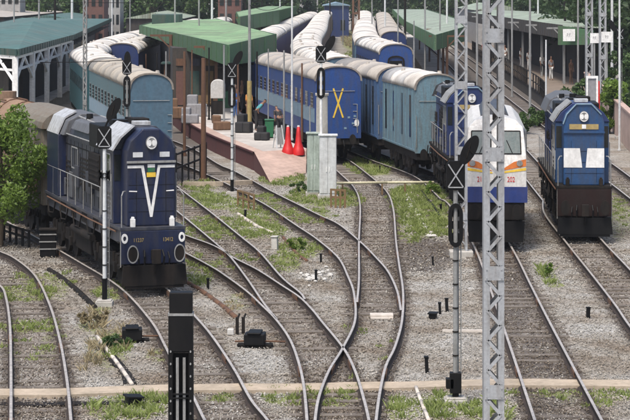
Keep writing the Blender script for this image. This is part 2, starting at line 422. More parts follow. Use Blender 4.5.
# ------------------------------------------------------------------ ground
GRASS = [  # px, py, rx, ry (photo pixels), density, height, dry?
 (205,228,26,12,.9,.07,0),(262,212,30,7,.9,.07,0),(222,203,26,6,.8,.07,0),(285,262,16,10,.8,.08,0),(410,228,14,14,.8,.08,0),(400,202,12,14,.8,.09,0),(196,262,10,8,.7,.07,0),(240,300,14,9,.5,.06,1),(440,228,10,8,.7,.09,0),(30,278,22,6,.6,.06,0),(100,308,12,8,.6,.1,1),(355,330,14,5,.3,.05,0),
 (238,228,42,10,1,.09,0),(300,248,22,9,1,.10,0),(205,199,22,8,1,.10,0),(200,273,13,12,1,.10,0),(262,200,22,6,.7,.08,0),
 (28,292,26,9,1,.08,0),(30,326,30,6,1,.10,0),(112,290,16,9,1,.08,0),(48,348,10,16,.5,.07,0),(115,345,17,14,.7,.12,0),(108,350,24,22,.5,.16,1),
 (90,325,14,7,.6,.18,1),(125,408,34,12,1.3,.13,0),(150,405,20,10,1.1,.12,0),(290,397,26,7,1,.08,0),(220,398,18,5,.6,.07,0),(335,399,16,9,1,.08,0),(312,396,10,8,.9,.08,0),(356,387,5,14,.8,.08,0),
 (402,409,14,12,1.3,.11,0),(440,405,24,13,1.3,.13,0),(490,410,26,11,1.1,.12,0),(560,393,60,3,.7,.06,0),(620,394,22,5,.8,.07,0),(372,166,25,9,.9,.12,0),(420,205,26,20,1,.13,0),(430,225,18,12,.7,.13,0),
 (322,196,34,9,1,.10,0),(282,178,22,7,.9,.10,0),(345,199,18,8,.7,.09,0),(549,276,6,7,1.1,.2,0),(555,284,9,2,1.1,.12,0),(618,210,18,30,.5,.08,0),(250,388,40,3,.5,.06,0),
 (160,355,16,8,.5,.12,1),(230,262,24,8,.5,.07,0),(60,285,12,14,.5,.07,0),(14,345,12,24,.3,.06,0),(590,400,30,7,.5,.07,0),(395,350,30,10,.12,.05,0),(430,195,40,10,.6,.1,0),(360,60,16,10,.8,.25,0),(352,40,10,10,.8,.3,1),(310,215,25,8,.6,.08,0),(270,230,25,8,.5,.08,0),(500,410,14,9,.8,.1,0),(200,185,20,5,.7,.1,0)]
OIL_DARK = [(420,252,36,14,1),(425,266,26,6,.7),(512,290,20,50,.85),(545,370,28,50,.7),(375,330,26,40,.3),(345,400,20,20,.3),(300,345,24,30,.3),(400,160,60,14,.8),(500,90,60,45,1),(400,120,60,30,.8),(430,190,14,30,.5),(110,260,60,50,.5),(20,240,60,30,.5),(170,160,40,40,.7),(90,318,18,10,.5),(150,300,30,8,.5)]  # oily patches, plus other ground simply made darker
def mask_val(lst, px, py):
    out = np.zeros_like(px)
    for e in lst:
        d = ((px-e[0])/e[2])**2 + ((py-e[1])/e[3])**2
        out = np.maximum(out, e[4]*np.clip(1.35-d*.75, 0, 1)*.8)
    return out
def build_ground():
    ys = np.concatenate([np.arange(24, 34, 1.0), np.arange(34, 90, .14), np.arange(90, 150, .5), np.arange(150, 400, 5), np.arange(400, 1500, 100)])
    u = np.concatenate([[-400, -120, -50, -25], np.arange(-15, -11, .6), np.arange(-11, 11, .12), np.arange(11, 16, .6), [25, 50, 120, 400]])
    X, Y = np.meshgrid(u, ys); nx = len(u); ny = len(ys)
    px = CX + F*X/Y; py = YH + F*H/Y
    g = mask_val(GRASS, px, py)*1.0
    oil_shade = mask_val(OIL_DARK, px, py)
    dirt = np.zeros_like(px)
    for key, cl in CENTERS.items():
        cy = np.array([p.y for p in cl]); cx = np.array([p.x for p in cl]); o_ = np.argsort(cy)
        c = np.interp(Y, cy[o_], cx[o_], left=1e3, right=1e3); d = np.abs(X-c)
        dirt = np.maximum(dirt, np.clip(1.05-d/.9, 0, .42))
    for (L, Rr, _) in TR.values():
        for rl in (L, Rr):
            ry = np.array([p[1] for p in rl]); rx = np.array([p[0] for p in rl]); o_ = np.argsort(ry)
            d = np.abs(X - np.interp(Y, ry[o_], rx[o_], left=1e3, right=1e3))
            oil_shade = np.maximum(oil_shade, np.clip(.95 - d*3.0, 0, .75))  # shadow along both sides of each rail, painted into the ground mask
    Z = np.zeros_like(X)
    rnd = rng.random(X.shape); near = (Y < 90) & (np.abs(X) < 12)
    Z = np.where(near, -.018*rnd, -.01)
    sl = np.sin(X*3.1+Y*1.7)*np.sin(Y*2.3-X*1.3); Z = Z - .012*(sl+1)*near
    co = np.stack([X, Y, Z], -1).reshape(-1, 3)
    i = np.arange(ny-1)[:, None]*nx + np.arange(nx-1)[None, :]; i = i.ravel()
    fc = np.stack([i, i+1, i+nx+1, i+nx], -1)
    o = np_mesh('ground', co, fc, M['ground']); tag(o, kind='structure')
    ca = o.data.color_attributes.new('mask', 'FLOAT_COLOR', 'POINT')
    col = np.stack([g, dirt, oil_shade, np.ones_like(g)], -1).reshape(-1).astype(np.float32)
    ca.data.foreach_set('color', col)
build_ground()

# loose stones
def build_stones():
    N = 125000
    Y = 34 + (rng.random(N)**1.6)*52; X = (rng.random(N)*2-1)*(Y*.148+.4)
    s = .014 + .020*rng.random(N)**2; s *= np.where(Y > 55, 1.3, 1)
    base = np.array([(1,0,0),(0,1,0),(-1,0,0),(0,-1,0),(0,0,1),(0,0,-.6)], float)
    f0 = np.array([(0,1,4),(1,2,4),(2,3,4),(3,0,4),(1,0,5),(2,1,5),(3,2,5),(0,3,5)])
    an = rng.random(N)*6.28; ca, sa = np.cos(an), np.sin(an)
    jit = 1 + .5*(rng.random((N, 6, 3))-.5); b = base[None]*jit
    bx = b[..., 0]*ca[:, None]-b[..., 1]*sa[:, None]; by = b[..., 0]*sa[:, None]+b[..., 1]*ca[:, None]
    v = np.stack([bx*s[:, None]*.85 + X[:, None], by*s[:, None] + Y[:, None], b[..., 2]*s[:, None]*.75 + .0], -1).reshape(-1, 3)
    f = (f0[None] + (np.arange(N)*6)[:, None, None]).reshape(-1, 3)
    kind = rng.choice(4, N, p=[.40, .34, .14, .12])
    dmin = np.full(N, 9.0)
    for cl in CENTERS.values():
        cy = np.array([p.y for p in cl]); cx = np.array([p.x for p in cl]); o_ = np.argsort(cy)
        dmin = np.minimum(dmin, np.abs(X - np.interp(Y, cy[o_], cx[o_], left=1e3, right=1e3)))
    px_, py_ = CX + F*X/Y, YH + F*H/Y; oil_dark_m = mask_val(OIL_DARK, px_, py_)
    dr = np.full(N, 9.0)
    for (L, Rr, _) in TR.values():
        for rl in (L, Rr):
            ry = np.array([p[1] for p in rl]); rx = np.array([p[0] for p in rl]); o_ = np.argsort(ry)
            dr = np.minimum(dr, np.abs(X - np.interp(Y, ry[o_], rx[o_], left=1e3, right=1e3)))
    sw = (rng.random(N) < np.clip(1.3 - dmin/.62, 0, .58)) | (rng.random(N) < oil_dark_m*.9)
    kind = np.where(sw, 4 + (rng.random(N) < .5), kind); kind = np.where((dr < .17) & (rng.random(N) < .85), 5, kind); mi = np.repeat(kind, 8)  # darkest stones beside the rails carry the same painted shadow band
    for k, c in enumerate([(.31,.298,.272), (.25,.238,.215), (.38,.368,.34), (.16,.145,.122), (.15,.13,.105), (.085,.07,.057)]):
        m = bpy.data.materials.new('stone'); m.use_nodes = True; nt = m.node_tree
        f1 = noise(nt, 14, 3); b_ = nt.nodes['Principled BSDF']
        f9 = noise(nt, .45, 6, .65); c9 = mix(nt, 1.0, ramp(nt, f1, [(.3, tuple(x*.75 for x in c)), (.7, tuple(x*1.25 for x in c))]), ramp(nt, f9, [(.38, (1.14, 1.14, 1.13)), (.52, (.92, .87, .80)), (.66, (.62, .52, .42))]), 'MULTIPLY')
        nt.links.new(c9, b_.inputs['Base Color']); b_.inputs['Roughness'].default_value = .95
        M['stone%d' % k] = m
    # drop stones lying on the concrete paths
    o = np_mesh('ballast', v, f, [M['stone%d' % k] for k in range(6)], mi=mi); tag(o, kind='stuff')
    tag(o, 'loose grey ballast stones covering the yard', 'gravel')
build_stones()

def blades(name, patches, mat, label):
    vs, fs = [], []; n0 = 0
    for (px, py, rx, ry, dens, h, _) in patches:
        c = W(px, py); Yr = abs(W(px, py-ry).y - W(px, py+ry).y)/2; Xr = rx*c.y/F
        area = math.pi*Xr*Yr; N = int(min(5200, area*230*dens)*.9)+8
        r = np.sqrt(rng.random(N)); a = rng.random(N)*6.283
        k = rng.integers(0, max(3, N//22), N); kc = rng.random((max(3, N//22), 2))
        # tufts
        rr = np.sqrt(kc[k, 0])*1.05; aa = kc[k, 1]*6.283
        X = c.x + Xr*rr*np.cos(aa) + rng.normal(0, .055, N); Y = c.y + Yr*rr*np.sin(aa) + rng.normal(0, .08, N)
        hh = h*(.4+.9*rng.random(N)); lean = rng.normal(0, .6, (N, 2))*hh[:, None]
        wd = .010+.010*rng.random(N); an = rng.random(N)*3.14; dx, dy = wd*np.cos(an), wd*np.sin(an)
        z0 = np.full(N, -.01)
        p = np.stack([np.stack([X-dx, Y-dy, z0], -1), np.stack([X+dx, Y+dy, z0], -1),
                      np.stack([X+lean[:, 0]*.5+dx*.7, Y+lean[:, 1]*.5+dy*.7, hh*.6], -1), np.stack([X+lean[:, 0], Y+lean[:, 1], hh], -1)], 1)
        vs.append(p.reshape(-1, 3)); fs.append((np.arange(N)*4)[:, None] + np.arange(4)[None] + n0); n0 += 4*N
    o = np_mesh(name, np.concatenate(vs), np.concatenate(fs), mat)
    tag(o, label, 'grass', kind='stuff')
blades('grass', [g for g in GRASS if not g[6]], M['grass_green'], 'bright green grass growing in patches between the tracks')
blades('dry_weeds', [g for g in GRASS if g[6]], M['grass_dry'], 'dry straw coloured weeds beside the left tracks')

# ------------------------------------------------------------------ concrete paths and other strips
def strip(name, pxl, width, z0, z1, mat, label, cat, jit=.0):
    """a strip whose centre runs through photo points on the ground"""
    pts = smooth([W(a, b) for a, b in pxl], .5); mb = MB(); n = len(pts)
    for i, p in enumerate(pts):
        a = pts[max(0, i-1)]; b = pts[min(n-1, i+1)]; d = (b-a).normalized(); s = Vector((-d.y, d.x, 0))
        w1 = width/2*(1+random.uniform(-jit, jit)); w2 = width/2*(1+random.uniform(-jit, jit))
        for q, z in ((p+s*w1, z0), (p+s*w1, z1), (p-s*w2, z1), (p-s*w2, z0)): mb.v.append((q.x, q.y, z))
    for i in range(n-1):
        for k in range(3): mb.f.append([i*4+k, i*4+k+1, i*4+4+k+1, i*4+4+k]); mb.m.append(0)
    mb.f += [[0,1,2,3], [n*4-1, n*4-2, n*4-3, n*4-4]]; mb.m += [0, 0]
    o = mb.build(name, M[mat] if isinstance(mat, str) else mat); tag(o, label, cat); return o
o = strip('walkway', [(-20,394.5),(60,394),(170,390),(300,389),(345,388),(410,387),(470,385),(540,384.5),(650,386)], .66, -.1, .045, 'path_concrete', None, None, .08)
tag(o, kind='structure')
o = strip('walkway_shadow', [(-20,404),(40,404),(100,403),(165,400)], .30, -.1, .008, 'under', None, None, .25); tag(o, kind='structure')  # dark strip standing in for the shadow below the raised walkway
strip('cable_trough', [(183,186),(215,186),(256,184)], .22, 0, .16, 'path_concrete', 'narrow pale cable trough crossing behind the left short signal fence', 'cable trough', .05)

def put_pipe():
    t = thing('pipe_run', 'pale yellow pipe carried on short posts across the centre tracks', 'pipe')
    a, b = W(330, 195), W(434, 193); z = .42
    A_ = at(330, a.y, z); B_ = at(434, a.y+.4, z)
    mid = A_.lerp(B_, .55) + Vector((0, 0, .01))
    mb = MB(); mb.path([A_, mid, B_], .045, 10); mb.build('pipe', M['pipe_yellow'], t, smooth=True)
    for k in (0.02, .12, .5, .72, .97):
        p = A_.lerp(B_, k); q = MB(); q.cbox((p.x, p.y, .18), (.06, .08, .4)); q.build('post', M['wood'], t)
put_pipe()
def low_fence(px0, py0, px1, py1, h, n, mat, label):
    t = thing('low_fence', label, 'fence'); A_, B_ = W(px0, py0), W(px1, py1)
    r = MB()
    for zz in (.95, .55): r.bar(A_+Vector((0,0,h*zz)), B_+Vector((0,0,h*zz)), .07, .04)
    r.build('rail_bar', M[mat], t)
    for i in range(n):
        p = A_.lerp(B_, i/(n-1)); q = MB(); q.cbox((p.x, p.y, h/2-.05), (.07, .07, h+.1)); q.build('post', M[mat], t, bevel=.006)
low_fence(238, 206, 254, 211, .55, 4, 'wood', 'small brown wooden barrier beside the grass left of centre')
low_fence(331, 207, 345, 208, .62, 4, 'wood', 'weathered wooden barrier in front of the relay cabinets')
low_fence(4, 240, 29, 248, .5, 5, 'black', 'low black rail fence near the left tree')
low_fence(176, 188, 206, 175, 1.3, 6, 'black', 'black yard railing standing left of the platform wall')

def log(name, pxl, r, mat, label, cat, z=.0):
    pts = smooth([W(a, b) + Vector((0, 0, z)) for a, b in pxl], .6); mb = MB(); mb.path(pts, r, 8)
    o = mb.build(name, M[mat], smooth=True); tag(o, label, cat)
log('cable_conduit', [(49,270),(60,277),(74,288),(85,298),(95,308)], .07, 'under', 'dark conduit lying from the ballast to the left signal base', 'conduit')
log('cable_conduit', [(184,281),(200,290),(214,300),(226,309),(236,318)], .06, 'rust', 'rusty brown conduit along the right side of the navy locomotive track', 'conduit')
log('cable_conduit', [(238,214),(247,220),(258,227),(272,233)], .06, 'plank', 'pale conduit in the grass below the small brown barrier', 'conduit')
log('cable_conduit', [(283,237),(290,246),(299,256),(307,261)], .05, 'rust', 'brown conduit running down past the pale concrete marker', 'conduit')
log('old_rail', [(416,390),(421,404),(429,424)], .035, 'plank', 'pinkish loose rail lying in the grass at the bottom centre', 'rail', .05)
log('old_rail', [(97,338),(110,355),(122,371),(132,386)], .04, 'plank', 'pale loose rail beside the weeds left of the dark signal box', 'rail', .03)
log('old_rail', [(416,183),(424,196),(434,208),(440,218)], .035, 'black', 'black loose rail curving through the grass left of the near signal', 'rail', .05)
strip('ditch_cover', [(101,345),(112,357),(124,371),(130,384)], .22, -.05, .012, 'under', 'dark narrow drain running to the concrete walkway', 'drain', .15)

def marker(px, py, h, w_, mat, label, cat='marker post', name='marker_post'):
    p = W(px, py); mb = MB(); mb.cbox((0, 0, h/2-.03), (w_, w_*1.3, h+.06)); mb.cbox((0, 0, h+.012), (w_*1.3, w_*1.6, .03))
    o = mb.build(name, M[mat], bevel=.006); o.location = (p.x, p.y, 0); o.rotation_euler = (R(random.uniform(-4, 4)), R(random.uniform(-4, 4)), random.uniform(-.3, .3)); tag(o, label, cat, 'short marker posts in the ballast')
marker(427,372,.28,.07,'black','short black post just behind the concrete walkway, right of the crossing')
marker(588,318,.22,.07,'black','short black post in the ballast between the two right tracks')
marker(208,288,.22,.06,'black','short black post in the grass right of the navy locomotive buffers')
marker(316,281,.26,.06,'black','short black post among the white stones left of the centre rails')
marker(321,262,.20,.05,'black','short black post above the white stones left of centre')
marker(433,318,.1,.16,'black','flat black box in the ballast right of the crossing')
marker(440,314,.24,.06,'black','left one of two short black posts beside the near signal')
marker(447,311,.27,.06,'black','right one of two short black posts beside the near signal')
marker(433,265,.20,.05,'black','short black post on the dark oily patch')
marker(245,218,.24,.06,'black','short black post beside the small brown barrier')
marker(441,212,.24,.06,'black','short black post at the lower end of the grassy strip')
marker(380,171,.2,.05,'black','thin black post behind the yellow pipe')
marker(275,249,.34,.16,'stone_white','pale broken concrete marker between the centre tracks')
marker(133,406,.16,.24,'black','black box set in the grass below the walkway, lower left')

def point_motor(px, py, label, s=1.0):
    p = W(px, py); t = thing('point_machine', label, 'point machine', p, random.uniform(-.1, .1), 'point machines beside the turnouts')
    a = MB(); a.box(-.21*s, .21*s, -.22*s, .22*s, .04, .27*s); a.box(-.14*s, .14*s, -.26*s, .26*s, .27*s, .31*s); a.build('housing', M['black'], t, bevel=.02)
    a = MB(); a.box(-.36*s, .36*s, -.12, .12, -.02, .05); a.build('base_plate', M['under'], t, bevel=.01)
    a = MB(); a.tube((.2*s, 0, .1), (.62*s, .1, .08), .02); a.build('operating_rod', M['rust'], t); a = MB(); a.tube((-.2*s, 0, .1), (-.42*s, .05, .08), .02); a.build('operating_rod', M['rust'], t)
point_motor(132, 341, 'black point machine in the ballast left of the dark signal box')
point_motor(255, 346, 'black point machine with pale lid right of the dark signal box', 1.0)
def lever_frame(px, py, label):
    p = W(px, py); t = thing('ground_lever', label, 'switch lever', p)
    for sx in (-.06, .07):
        a = MB(); a.cbox((sx, 0, .17), (.07, .09, .38)); a.tube((sx, 0, .3), (sx+.05, .1, .42), .022); a.build('lever', M['under'], t, bevel=.01)
    a = MB(); a.cbox((-.2, -.02, .05), (.14, .12, .13)); a.build('weight', M['stone_white'], t, bevel=.015)
lever_frame(240, 334, 'dark ground lever with a white weight above the right point machine')
def steps():
    p = W(48, 256); t = thing('relay_box', 'black slatted relay box standing left of the navy locomotive wheels', 'relay box', p, .1)
    a = MB(); a.box(-.22, .22, -.2, .2, -.05, .72); a.build('case', M['black'], t, bevel=.015)
    for z in (.2, .4, .6):
        a = MB(); a.box(-.235, .235, -.225, -.2, z, z+.03); a.build('ledge', M['pole_grey'], t)
    a = MB(); a.box(-.25, .25, -.23, .23, .72, .76); a.build('lid', M['under'], t, bevel=.008)
steps()
a = MB(); pc = W(382, 319); a.cbox((0, 0, .02), (.52, .34, .1)); a.cbox((0, -.22, 0), (.5, .1, .04))
o = a.build('concrete_slab', M['plank'], bevel=.01); o.location = (pc.x, pc.y+.3, .0); tag(o, 'pale concrete slab lying between the rails of the merged centre track', 'slab')
a = MB(); a.cbox((0, 0, .02), (1.1, .12, .05)); o = a.build('timber_beam', M['plank']); q = W(468, 332); o.location = q; tag(o, 'thin pale timber in the ballast behind the lattice mast', 'timber')
# white stones
def pebble(px, py, s, k):
    p = W(px, py); vs = []; N = 7; a = MB()
    for j, (zz, rr) in enumerate(((0, .8), (.35, 1), (.75, .6))):
        for i in range(N):
            t = 6.283*i/N; r = s*rr*random.uniform(.75, 1.15); vs.append((r*math.cos(t), r*math.sin(t)*1.1, zz*s))
    fs = [list(range(2*N, 3*N))] + [[j*N+i, j*N+(i+1) % N, (j+1)*N+(i+1) % N, (j+1)*N+i] for j in range(2) for i in range(N)]
    a.add(vs, fs); o = a.build('white_stone', M['stone_white']); o.location = p
    tag(o, 'whitewashed stone in the loose cluster around the short black post left of centre', 'stone', 'white stones around the short black post')
for k in range(22):
    pebble(314 + random.gauss(0, 9), 277 + random.gauss(0, 4.5), random.uniform(.05, .1), k)
for k in range(24):
    t = k/23; pebble(406 + 26*t + random.gauss(0, 1.4), 196 + 42*t + random.gauss(0, 1.5), random.uniform(.05, .11), k)
    bpy.context.scene.objects[-1]
for o in COL.objects:
    if o.name.startswith('white_stone') and o.location.x > 2:
        o['label'] = 'white stone in the diagonal line through the grass left of the near signal'; o['group'] = 'white stones in a line through the grass'

# ------------------------------------------------------------------ lettering
def text_mesh(s, size, mat, parent, loc, name='lettering', depth=.004, rx=R(90), sx=.63):
    cu = bpy.data.curves.new('t', 'FONT'); cu.body = s; cu.size = size; cu.extrude = depth; cu.align_x = 'CENTER'; cu.align_y = 'CENTER'
    tmp = bpy.data.objects.new('t', cu); COL.objects.link(tmp); dg = bpy.context.evaluated_depsgraph_get()
    me = bpy.data.meshes.new_from_object(tmp.evaluated_get(dg)); bpy.data.objects.remove(tmp)
    me.materials.clear(); me.materials.append(M[mat]); o = bpy.data.objects.new(name, me); link(o, parent)
    o.location = loc; o.rotation_euler = (rx, 0, 0); o.scale = (sx, 1, 1); return o

# ------------------------------------------------------------------ diesel locomotives
def arch(w_, z0, z1, n=10, p=2.2):
    """right-to-left arched top from (w,z0) over z1 to (-w,z0)"""
    out = []
    for i in range(n+1):
        t = math.pi*i/n; c, s = math.cos(t), math.sin(t)
        out.append((w_*math.copysign(abs(c)**(2/p), c), z0 + (z1-z0)*abs(s)**(2/p)))
    return out
def body_prof(w_, z0, ze, z1, n=10, p=2.2): return [(-w_, z0), (w_, z0)] + arch(w_, ze, z1, n, p)
def bogie(t, y0, length, hw, mat='under', nw=3):
    b = MB()
    for s in (-1, 1):
        x = s*(hw-.06)
        b.xprism([(y0, .55), (y0+.2, .42), (y0+length-.2, .42), (y0+length, .55), (y0+length, .72), (y0, .72)], min(x, x-s*.07), max(x, x-s*.07))
    b.box(-hw+.12, hw-.12, y0+.3, y0+length-.3, .45, .68)
    for k in range(nw):
        yc = y0 + length*(k+.5)/nw
        for s in (-1, 1):
            b.box(min(s*(hw-.06), s*(hw+.0)), max(s*(hw-.06), s*(hw+.0)), yc-.09, yc+.09, .33, .56)
            b.tube((s*(hw-.05), yc-.18, .55), (s*(hw-.05), yc-.18, .80), .045); b.tube((s*(hw-.05), yc+.18, .55), (s*(hw-.05), yc+.18, .80), .045)
    bo = b.build('bogie', M[mat], t)
    for k in range(nw):
        yc = y0 + length*(k+.5)/nw
        for s in (-1, 1):
            wq = MB(); wq.wheel(s*.53-.05, s*.53+.05, yc, .42, .42 if nw < 3 else .40); wq.build('wheel', M['under'], bo)
def buffers(t, y, z, xo, ring=True):
    for s in (-1, 1):
        b = MB(); b.disc(s*xo, z, y-.30, y, .07, .11, 14); b.cur = 0; b.disc(s*xo, z, y-.34, y-.30, .135, .215, 22)
        bo = b.build('buffer', M['under'], t)
        if ring:
            r = MB(); r.disc(s*xo, z, y-.352, y-.342, .137, .218, 24, hole=.84); r.build('buffer_rim', M['pole_grey'], bo)
def diesel(label, loc, rz, st, L=10.5, group=None):
    t = thing('diesel_locomotive', label, 'locomotive', loc, rz, group)
    blue = M[st['body']]; HW = .59; CW = .78
    zf = 1.5; full = st.get('full', True)
    a = MB(); a.box(-.76, .76, .12, L, 1.1, zf-.08); a.build('underframe', M[st['frame']], t, bevel=.01)
    a = MB(); a.box(-.80, .80, .0, L, zf-.08, zf); a.build('footplate', M[st['frame']], t, bevel=.008)
    a = MB(); a.box(-.78, .78, 0, .12, .62, zf-.085); bb = a.build('buffer_beam', M[st['beam']], t, bevel=.015)
    if st.get('digits'):
        for s, tx in ((-1, st['digits'][0]), (1, st['digits'][1])): text_mesh(tx, .13, 'ochre', bb, (s*.36, -.006, 1.19), sx=.8)
        for s in (-1, 1):
            r = MB(); r.disc(s*.70, 1.24, -.03, -.004, .078, .118, 20, hole=.5); r.build('marker_ring', M['white_paint'], bb)
    buffers(t, 0, .90, .57, st.get('ring', True))
    a = MB(); a.box(-.06, .06, -.32, 0, .72, .95); a.box(-.1, .1, -.42, -.28, .66, 1.0); a.tube((0, -.3, .75), (0, -.2, .4), .025); a.build('coupler', M['under'], t, bevel=.02)
    for s in (-1, 1):
        a = MB(); a.path([(s*.22, -.02, .95), (s*.24, -.14, .8), (s*.22, -.1, .5), (s*.2, -.02, .42)], .022)
        a.path([(s*.36, -.02, .9), (s*.38, -.12, .75), (s*.36, -.08, .52)], .018)
        a.build('brake_hose', M['black'], t)
    a = MB(); a.prism([(-.80, .12), (.80, .12), (.76, .60), (-.76, .60)], -.16, -.10); a.prism([(-.72, .05), (.72, .05), (.72, .12), (-.72, .12)], -.14, -.11)
    for s in (-.6, 0, .6): a.box(s-.03, s+.03, -.10, .1, .3, .6)
    a.build('cowcatcher', M[st['guard']], t)
    # short hood
    def hood(y0, y1, hw, ztop, mat, nm='hood'):
        q = MB(); pr = [(-hw, zf), (hw, zf), (hw, ztop-.52), (hw*.86, ztop-.28), (hw*.36, ztop), (-hw*.36, ztop), (-hw*.86, ztop-.28), (-hw, ztop-.52)]
        q.prism(pr, y0, y1); return q.build(nm, mat, t, bevel=.035)
    nose = hood(.22, 1.0, HW, 3.84, blue, 'short_hood')
    q = MB(); q.box(-.6, .6, .17, .22, 3.02, 3.07); q.build('ledge', M['pole_grey'] if st['v'] == 'V' else blue, nose)
    # head light, marker lights
    q = MB(); q.disc(0, 3.50, .16, .2195, .135, .16, 20); hl = q.build('headlight', M['pole_grey'], nose)
    q = MB(); q.disc(-.055, 3.50, .145, .16, .05, .075, 14); q.disc(.055, 3.50, .145, .16, .05, .075, 14); q.disc(0, 3.50, .150, .159, .125, .145, 20, hole=.84); q.build('lamp_lens', M['white_paint'], hl)
    if st['v'] == 'V':
        for s in (-1, 1):
            q = MB(); q.box(s*.33-.12, s*.33+.12, .2, .2195, 3.16, 3.28); q.build('number_board', M['cabinet_white'], nose)
        q = MB(); q.box(-.58, -.22, .208, .2195, 2.90, 2.965); q.box(.16, .58, .208, .2195, 2.90, 2.965)
        q.prism([(-.245, 2.965), (-.245+.0, 2.90), (-.03, 1.72), (.03, 1.72), (.22, 2.90), (.22, 2.965), (.165, 2.965), (0, 1.95), (-.185, 2.965)], .209, .2185)
        q.build('stripe', M['white_paint'], nose)
        q = MB(); q.box(-.09, .09, .205, .2195, 2.91, 2.99); q.build('plate', M['white_paint'], nose)
        q = MB(); q.box(-.09, .09, .205, .2195, 2.80, 2.90); q.build('plate', M['bin_green'], nose)
        q = MB(); q.box(-.11, .11, .203, .2195, 2.68, 2.79); q.build('plate', M['yellow'], nose)
        for s in (-1, 1):
            q = MB(); q.tube((s*.36, .17, 2.34), (s*.55, .17, 2.35), .014); q.build('grab_bar', M['white_paint'], nose)
    else:
        q = MB(); q.box(-.42, .42, .2, .2195, 3.13, 3.28); q.build('number_board', M['ochre'], nose)
        q = MB(); q.box(-.06, .06, .185, .1995, 3.15, 3.27); q.build('plate', M['white_paint'], nose)
        if st['v'] == 'blocks':
            q = MB(); q.prism([(-.585, 2.02), (-.05, 2.02), (-.12, 2.58), (-.585, 2.58)], .207, .2185); q.prism([(.05, 2.02), (.585, 2.02), (.585, 2.58), (.10, 2.58)], .207, .2185)
            q.build('white_panel', M['white_paint'], nose)
        q = MB(); q.path([(-.6, .2, 3.28), (-.50, .2, 3.56), (-.22, .2, 3.86), (.22, .2, 3.86), (.5, .2, 3.56)], .022); q.build('roof_trim', M['coach_light_blue'], nose)
    # door + louvres on the nose face
    q = MB(); q.box(.36, .365, .209, .2190, 1.6, 2.8); q.box(-.365, -.36, .209, .2190, 1.6, 2.8)
    for k in range(3): q.box(-.56, .56, .212, .2190, 1.85+.32*k, 1.856+.32*k)
    q.build('panel_seam', M['black'], nose)
    # footplate boxes and rails
    for s in (-1, 1):
        q = MB(); q.cbox((s*.48, .09, zf+.1), (.11, .12, .2)); q.cbox((s*.48, .09, zf+.22), (.07, .08, .05)); q.build('lamp_bracket', M['white_paint'] if st['v'] == 'V' else M['under'], t, bevel=.01)
        q = MB(); q.path([(s*.76, .05, zf), (s*.76, .05, zf+.75), (s*.70, .15, zf+.85), (s*.64, .2, zf+.85)], .016)
        q.path([(s*.78, .05, zf), (s*.78, .05, .55)], .016); q.build('handrail', M['pole_grey'], t)
        for k in range(3): q = MB(); q.box(min(s*.80, s*.66), max(s*.80, s*.66), .16, .42, .55+.28*k, .575+.28*k); q.build('step', M['under'], t)
    # cab
    y0, y1 = .95, 2.5
    q = MB(); q.prism([(-CW, zf), (CW, zf), (CW, 3.30), (-CW, 3.30)], y0, y1); cab = q.build('cab', blue, t, bevel=.02)
    q = MB(); pr = [(CW+.03, 3.30), (CW*.80, 3.58), (.28, 3.86), (-.28, 3.86), (-CW*.80, 3.58), (-CW-.03, 3.30)]
    q.prism(pr, y0-.04, y1+.15); cr_ = q.build('cab_roof', M[st['hood']], cab, bevel=.02)
    q = MB(); q.prism([(-CW-.06, 3.29), (-CW*.80-.01, 3.60), (-.30, 3.89), (-.34, 3.91), (-CW*.80-.05, 3.63), (-CW-.10, 3.31)][::-1], y0-(.30 if st['v'] == 'V' else .03), y1+.1); q.build('roof_panel', M['silver'] if st['v'] == 'V' else M['pole_grey'], cr_)
    q = MB(); q.box(-.22, .18, y0+.1, y0+.5, 3.87, 3.97); q.build('roof_box', M['silver'], cr_, bevel=.01)
    q = MB(); q.box(-.1, .3, y0+.8, y1-.1, 3.87, 4.0); q.build('roof_vent', M['under'], cr_, bevel=.01)
    for s in (-1, 1):
        q = MB(); q.box(min(s*(CW+.004), s*(CW+.012)), max(s*(CW+.004), s*(CW+.012)), y0+.3, y0+1.15, 2.55, 3.15); q.build('window', M['glass_dark'], cab)
        q = MB(); q.box(min(s*.60, s*.76), max(s*.60, s*.76), y0-.012, y0-.003, 2.55, 3.18); q.build('window', M['glass_dark'], cab)
        if st['v'] == 'blocks' and s < 0:
            q = MB(); q.box(-CW-.012, -CW-.004, y0+.05, y1-.05, 1.9, 2.45); q.build('white_panel', M['white_paint'], cab)
    # long hood
    hw = .56
    q = MB(); pr = body_prof(hw, zf, 3.20, 3.58, 6); q.prism(pr, 2.5, L-.3); lh = q.build('long_hood', M[st['hood']], t, bevel=.01)
    q = MB()
    yy = 2.7
    while yy < L-1.2:
        for s in (-1, 1):
            x = s*(hw+.006); q.box(min(x, s*hw), max(x, s*hw), yy, yy+.04, zf+.1, 3.1)
        yy += .55
    for s in (-1, 1): q.box(min(s*(hw+.008), s*hw), max(s*(hw+.008), s*hw), 2.6, L-.5, 2.95, 2.98)
    q.build('door_seam', M['black'], lh)
    for s in (-1, 1):
        for (ya, yb, za, zb_, n_) in ((5.2, 6.3, 2.0, 2.8, 7), (7.7, 8.3, 1.8, 2.6, 6), (1.2, 1.9, 1.7, 2.3, 5)):
            q = MB(); hx = hw if ya > 2.5 else CW
            for k in range(n_):
                zz = za + (zb_-za)*k/n_; q.xprism([(ya, zz), (yb, zz), (yb, zz+.05), (ya, zz+.05)], min(s*hx, s*(hx+.022)), max(s*hx, s*(hx+.022)))
            q.box(min(s*hx, s*(hx+.012)), max(s*hx, s*(hx+.012)), ya-.06, ya-.01, za-.05, zb_+.02); q.box(min(s*hx, s*(hx+.012)), max(s*hx, s*(hx+.012)), yb+.01, yb+.06, za-.05, zb_+.02)
            q.build('louvre', M['under'], lh if ya > 2.5 else cab)
